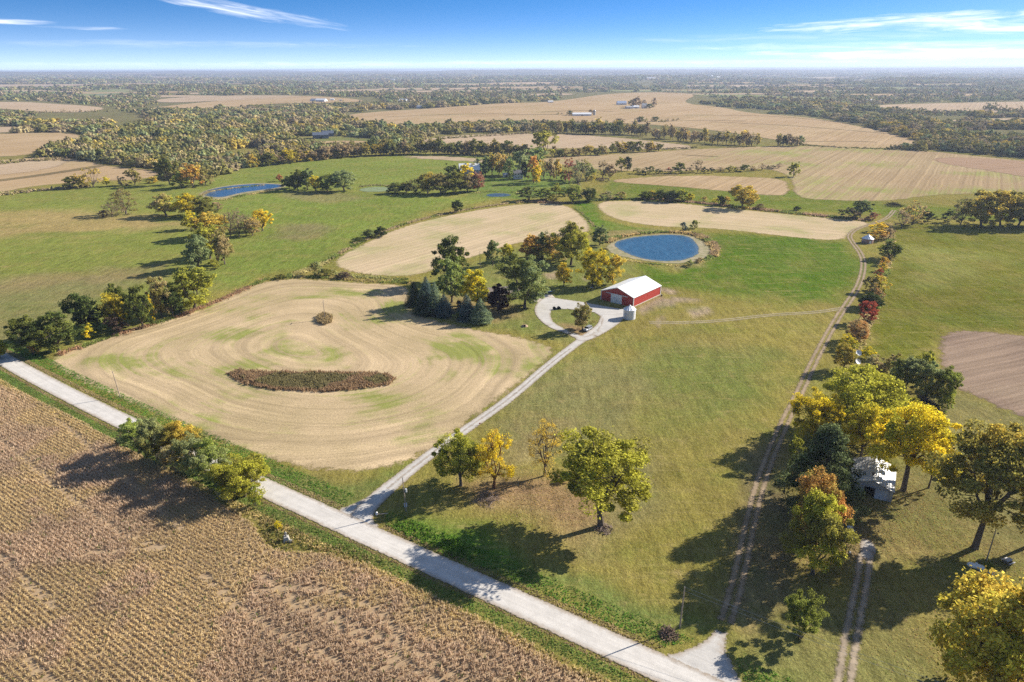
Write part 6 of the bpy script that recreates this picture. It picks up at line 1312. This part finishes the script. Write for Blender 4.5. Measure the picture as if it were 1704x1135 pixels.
Lp = np.hypot(*(pb - pa)) / 2; m = MB(); rr = .58; xs_ = [-Lp, -Lp + .1, -Lp + .35, -Lp + .7, Lp - .7, Lp - .35, Lp - .1, Lp]; m.tube([(a, 0, .95) for a in xs_], [.08, .3, .5, rr, rr, .5, .3, .08], 18); m.build('tank', M['white'], pr)
for s in (-1, 1): MB().box(s * Lp * .5 - .12, -.4, 0, s * Lp * .5 + .12, .4, .5).build('leg', M['concrete'], pr)
MB().tube([(0, 0, 1.5), (0, 0, 1.75)], [.28, .25], 12).build('valve_dome', M['white'], pr)
x, y = g(1649, 953); ac = frame('white_rock', 'pale rock at the right end of the propane tank', 'stone', x, y); link('rock', me, None, ac).scale = (2.2, 2.0, 2.4)
x, y = g(1677, 936); tb = frame('picnic_table', 'small pale picnic table on the lawn at right', 'table', x, y, .4); MB().box(-.9, -.45, .7, .9, .45, .77).build('tabletop', plain('pale_board', (.5, .46, .42)), tb)
for s in (-1, 1): MB().box(-.9, s * .85 - .14, .42, .9, s * .85 + .14, .47).build('bench', plain('pale_board', (.62, .58, .54)), tb); MB().box(s * .7 - .05, -.8, .0, s * .7 + .05, .8, .42).build('leg', M['wood'], tb); MB().box(s * .7 - .05, -.1, .42, s * .7 + .05, .1, .70).build('leg', M['wood'], tb)
def dish(px, py, h, lb, rz):
    x, y = g(px, py); o = frame('satellite_dish', lb, 'satellite dish', x, y, rz); m = MB(); n = 18; V = [(0, 0, 0)]; Fc = []
    for j, (r_, d) in enumerate(((.6, .06), (1.1, .28))):
        V += [(d, r_ * math.cos(2 * math.pi * k / n), r_ * math.sin(2 * math.pi * k / n)) for k in range(n)]
    Fc = [(0, 1 + k, 1 + (k + 1) % n) for k in range(n)] + [(1 + k, 1 + n + k, 1 + n + (k + 1) % n, 1 + (k + 1) % n) for k in range(n)]
    m.poly(V, Fc); d = m.build('reflector', M['white'], o); d.location = (0, 0, h); d.rotation_euler = (0, -.75, 0); sol = d.modifiers.new('s', 'SOLIDIFY'); sol.thickness = .04
    MB().tube([(-.1, 0, 0), (-.1, 0, h)], [.06, .06], 8).build('post', M['tin'], o); MB().tube([(0, 0, h), (.55, 0, h + .6)], [.02, .02], 5).build('feed_arm', M['tin'], o)
dish(1426, 600, 3.0, 'upper of two white dishes in front of the yellow bush', -1.5); dish(1425, 613, 2.6, 'lower of two white dishes above the yellow green tree', -1.2)
# brush piles, burnt pile, stumps, dark attachments
def brush(name, label, px, py, R, H, n, mat, cat='brush pile', ln=1.6):
    x, y = g(px, py); o = frame(name, label, cat, x, y); m = MB()
    for i in range(n):
        a = rng.random() * 6.28; rr = R * rng.random() ** .6; z = H * (1 - (rr / R) ** 1.6) * (.25 + .75 * rng.random()); d = rng.normal(size=3) * np.array([1, 1, .45]); d /= np.linalg.norm(d); L = ln * (.5 + rng.random()); p = np.array([math.cos(a) * rr, math.sin(a) * rr, z + .05])
        m.tube([p - d * L / 2, p + d * L / 2 + rng.normal(size=3) * .1], [.05 + .05 * rng.random(), .02], 4, False)
    m.build('branches', mat, o); return o
charc = plain('charred_wood', (.045, .04, .045), .9, .1, .3, 2)
brush('burnt_pile', 'large pile of blackened branches by the soil field', 1535, 682, 5.2, 4.6, 900, charc, ln=2.4)
brush('brush_heap', 'brown brush heap at the foot of the lane pole', 1113, 1056, 1.8, .9, 160, plain('dry_twigs', (.20, .13, .09)), ln=1.2)
brush('brush_heap', 'dark pile of branches in the grass beyond the lane end', 1487, 343, 6.5, 3.0, 200, charc, ln=4)
brush('straw_heap', 'tan heap of straw and roots at the burnt pile', 1558, 688, 1.7, 1.1, 220, plain('straw', (.50, .33, .20)), ln=1.2)
brush('brush_heap', 'fallen branches on the leaf litter between the corner trees', 812, 832, 3.4, .5, 90, plain('dead_branch', (.26, .19, .15)), ln=2.4)
brush('brush_heap', 'twigs lying at the base of the spreading corner tree', 1004, 880, 2.3, .5, 120, plain('dead_branch', (.26, .19, .15)), ln=1.2)
brush('brush_heap', 'dead brown brush left of the seam between stubble fields', 575, 461, 3.5, 1.8, 150, plain('dry_twigs', (.20, .13, .09)), ln=2)
x, y = g(873, 543); fr = frame('stump', 'low tan mound with dark hollow on the yard lawn', 'stump', x, y, .3)
MB().tube([(0, 0, 0), (0, 0, .35), (0, 0, .7)], [1.5, 1.25, .6], 12).build('mound', plain('tan_clay', (.42, .30, .20), .9, .1, .2, 2), fr); MB().tube([(-.3, -.9, .2), (-.1, -.4, .72)], [.55, .4], 10).build('hollow', M['dark'], fr)
for i, (px, py, lb) in enumerate([(924, 515, 'dark round implement at the inner edge of the drive loop'), (931.5, 514.5, 'smaller dark implement right of the round one')]):
    x, y = g(px, py); o = frame('farm_implement', lb, 'implement', x, y, .4); MB().tube([(-.5, -.45, .7), (-.5, .45, .7)], [.68, .68], 16).build('drum', M['black'], o); MB().box(-.6, -.6, .3, 1.0 - i * .5, .6, .5).build('frame', M['dark'], o); MB().tube([(.2, -.55, .4), (.2, .55, .4)], [.35, .35], 12).build('roller', M['tin_wall'], o)
x, y = g(984, 478.5); rk = frame('stone', 'pale boulder under the tree left of the barn', 'stone', x, y); link('rock', me, None, rk).scale = (2.4, 1.8, 2)
x, y = g(1101, 493); bl = frame('barrel', 'small dark barrel near the back corner of the barn', 'barrel', x, y); MB().tube([(0, 0, 0), (0, 0, .9)], [.3, .3], 12).build('drum', M['black'], bl); MB().tube([(0, 0, .9), (0, 0, .93)], [.31, .31], 12).build('lid', M['tin_wall'], bl)
x, y = g(912, 487); tr2 = frame('flat_trailer', 'pale low trailer in the shade beside the concrete pad', 'trailer', x, y, .5); MB().box(-2, -.9, .45, 2, .9, .55).build('deck', M['tin_wall'], tr2); MB().tube([(2, 0, .45), (3.1, 0, .4)], [.05, .05], 6).build('drawbar', M['tin'], tr2); [wheel(tr2, 0, s * 1.02, .32, .18) for s in (-1, 1)]

# ------------------------------------------------------------------ the air
hz = MB().box(-26500, -1500, -25, 26500, 26000, 118).build('haze', None, None); tag(hz, 'pale blue autumn haze over the farmland', kind='stuff')
hm = bpy.data.materials.new('haze_air'); hm.use_nodes = True; t = hm.node_tree; [t.nodes.remove(n) for n in list(t.nodes)]
ho = t.nodes.new('ShaderNodeOutputMaterial'); pv = t.nodes.new('ShaderNodeVolumePrincipled'); t.links.new(pv.outputs[0], ho.inputs['Volume'])
pv.inputs['Density'].default_value = 7.5e-5; pv.inputs['Color'].default_value = (.62, .72, .95, 1); pv.inputs['Anisotropy'].default_value = .2
hz.data.materials.append(hm)
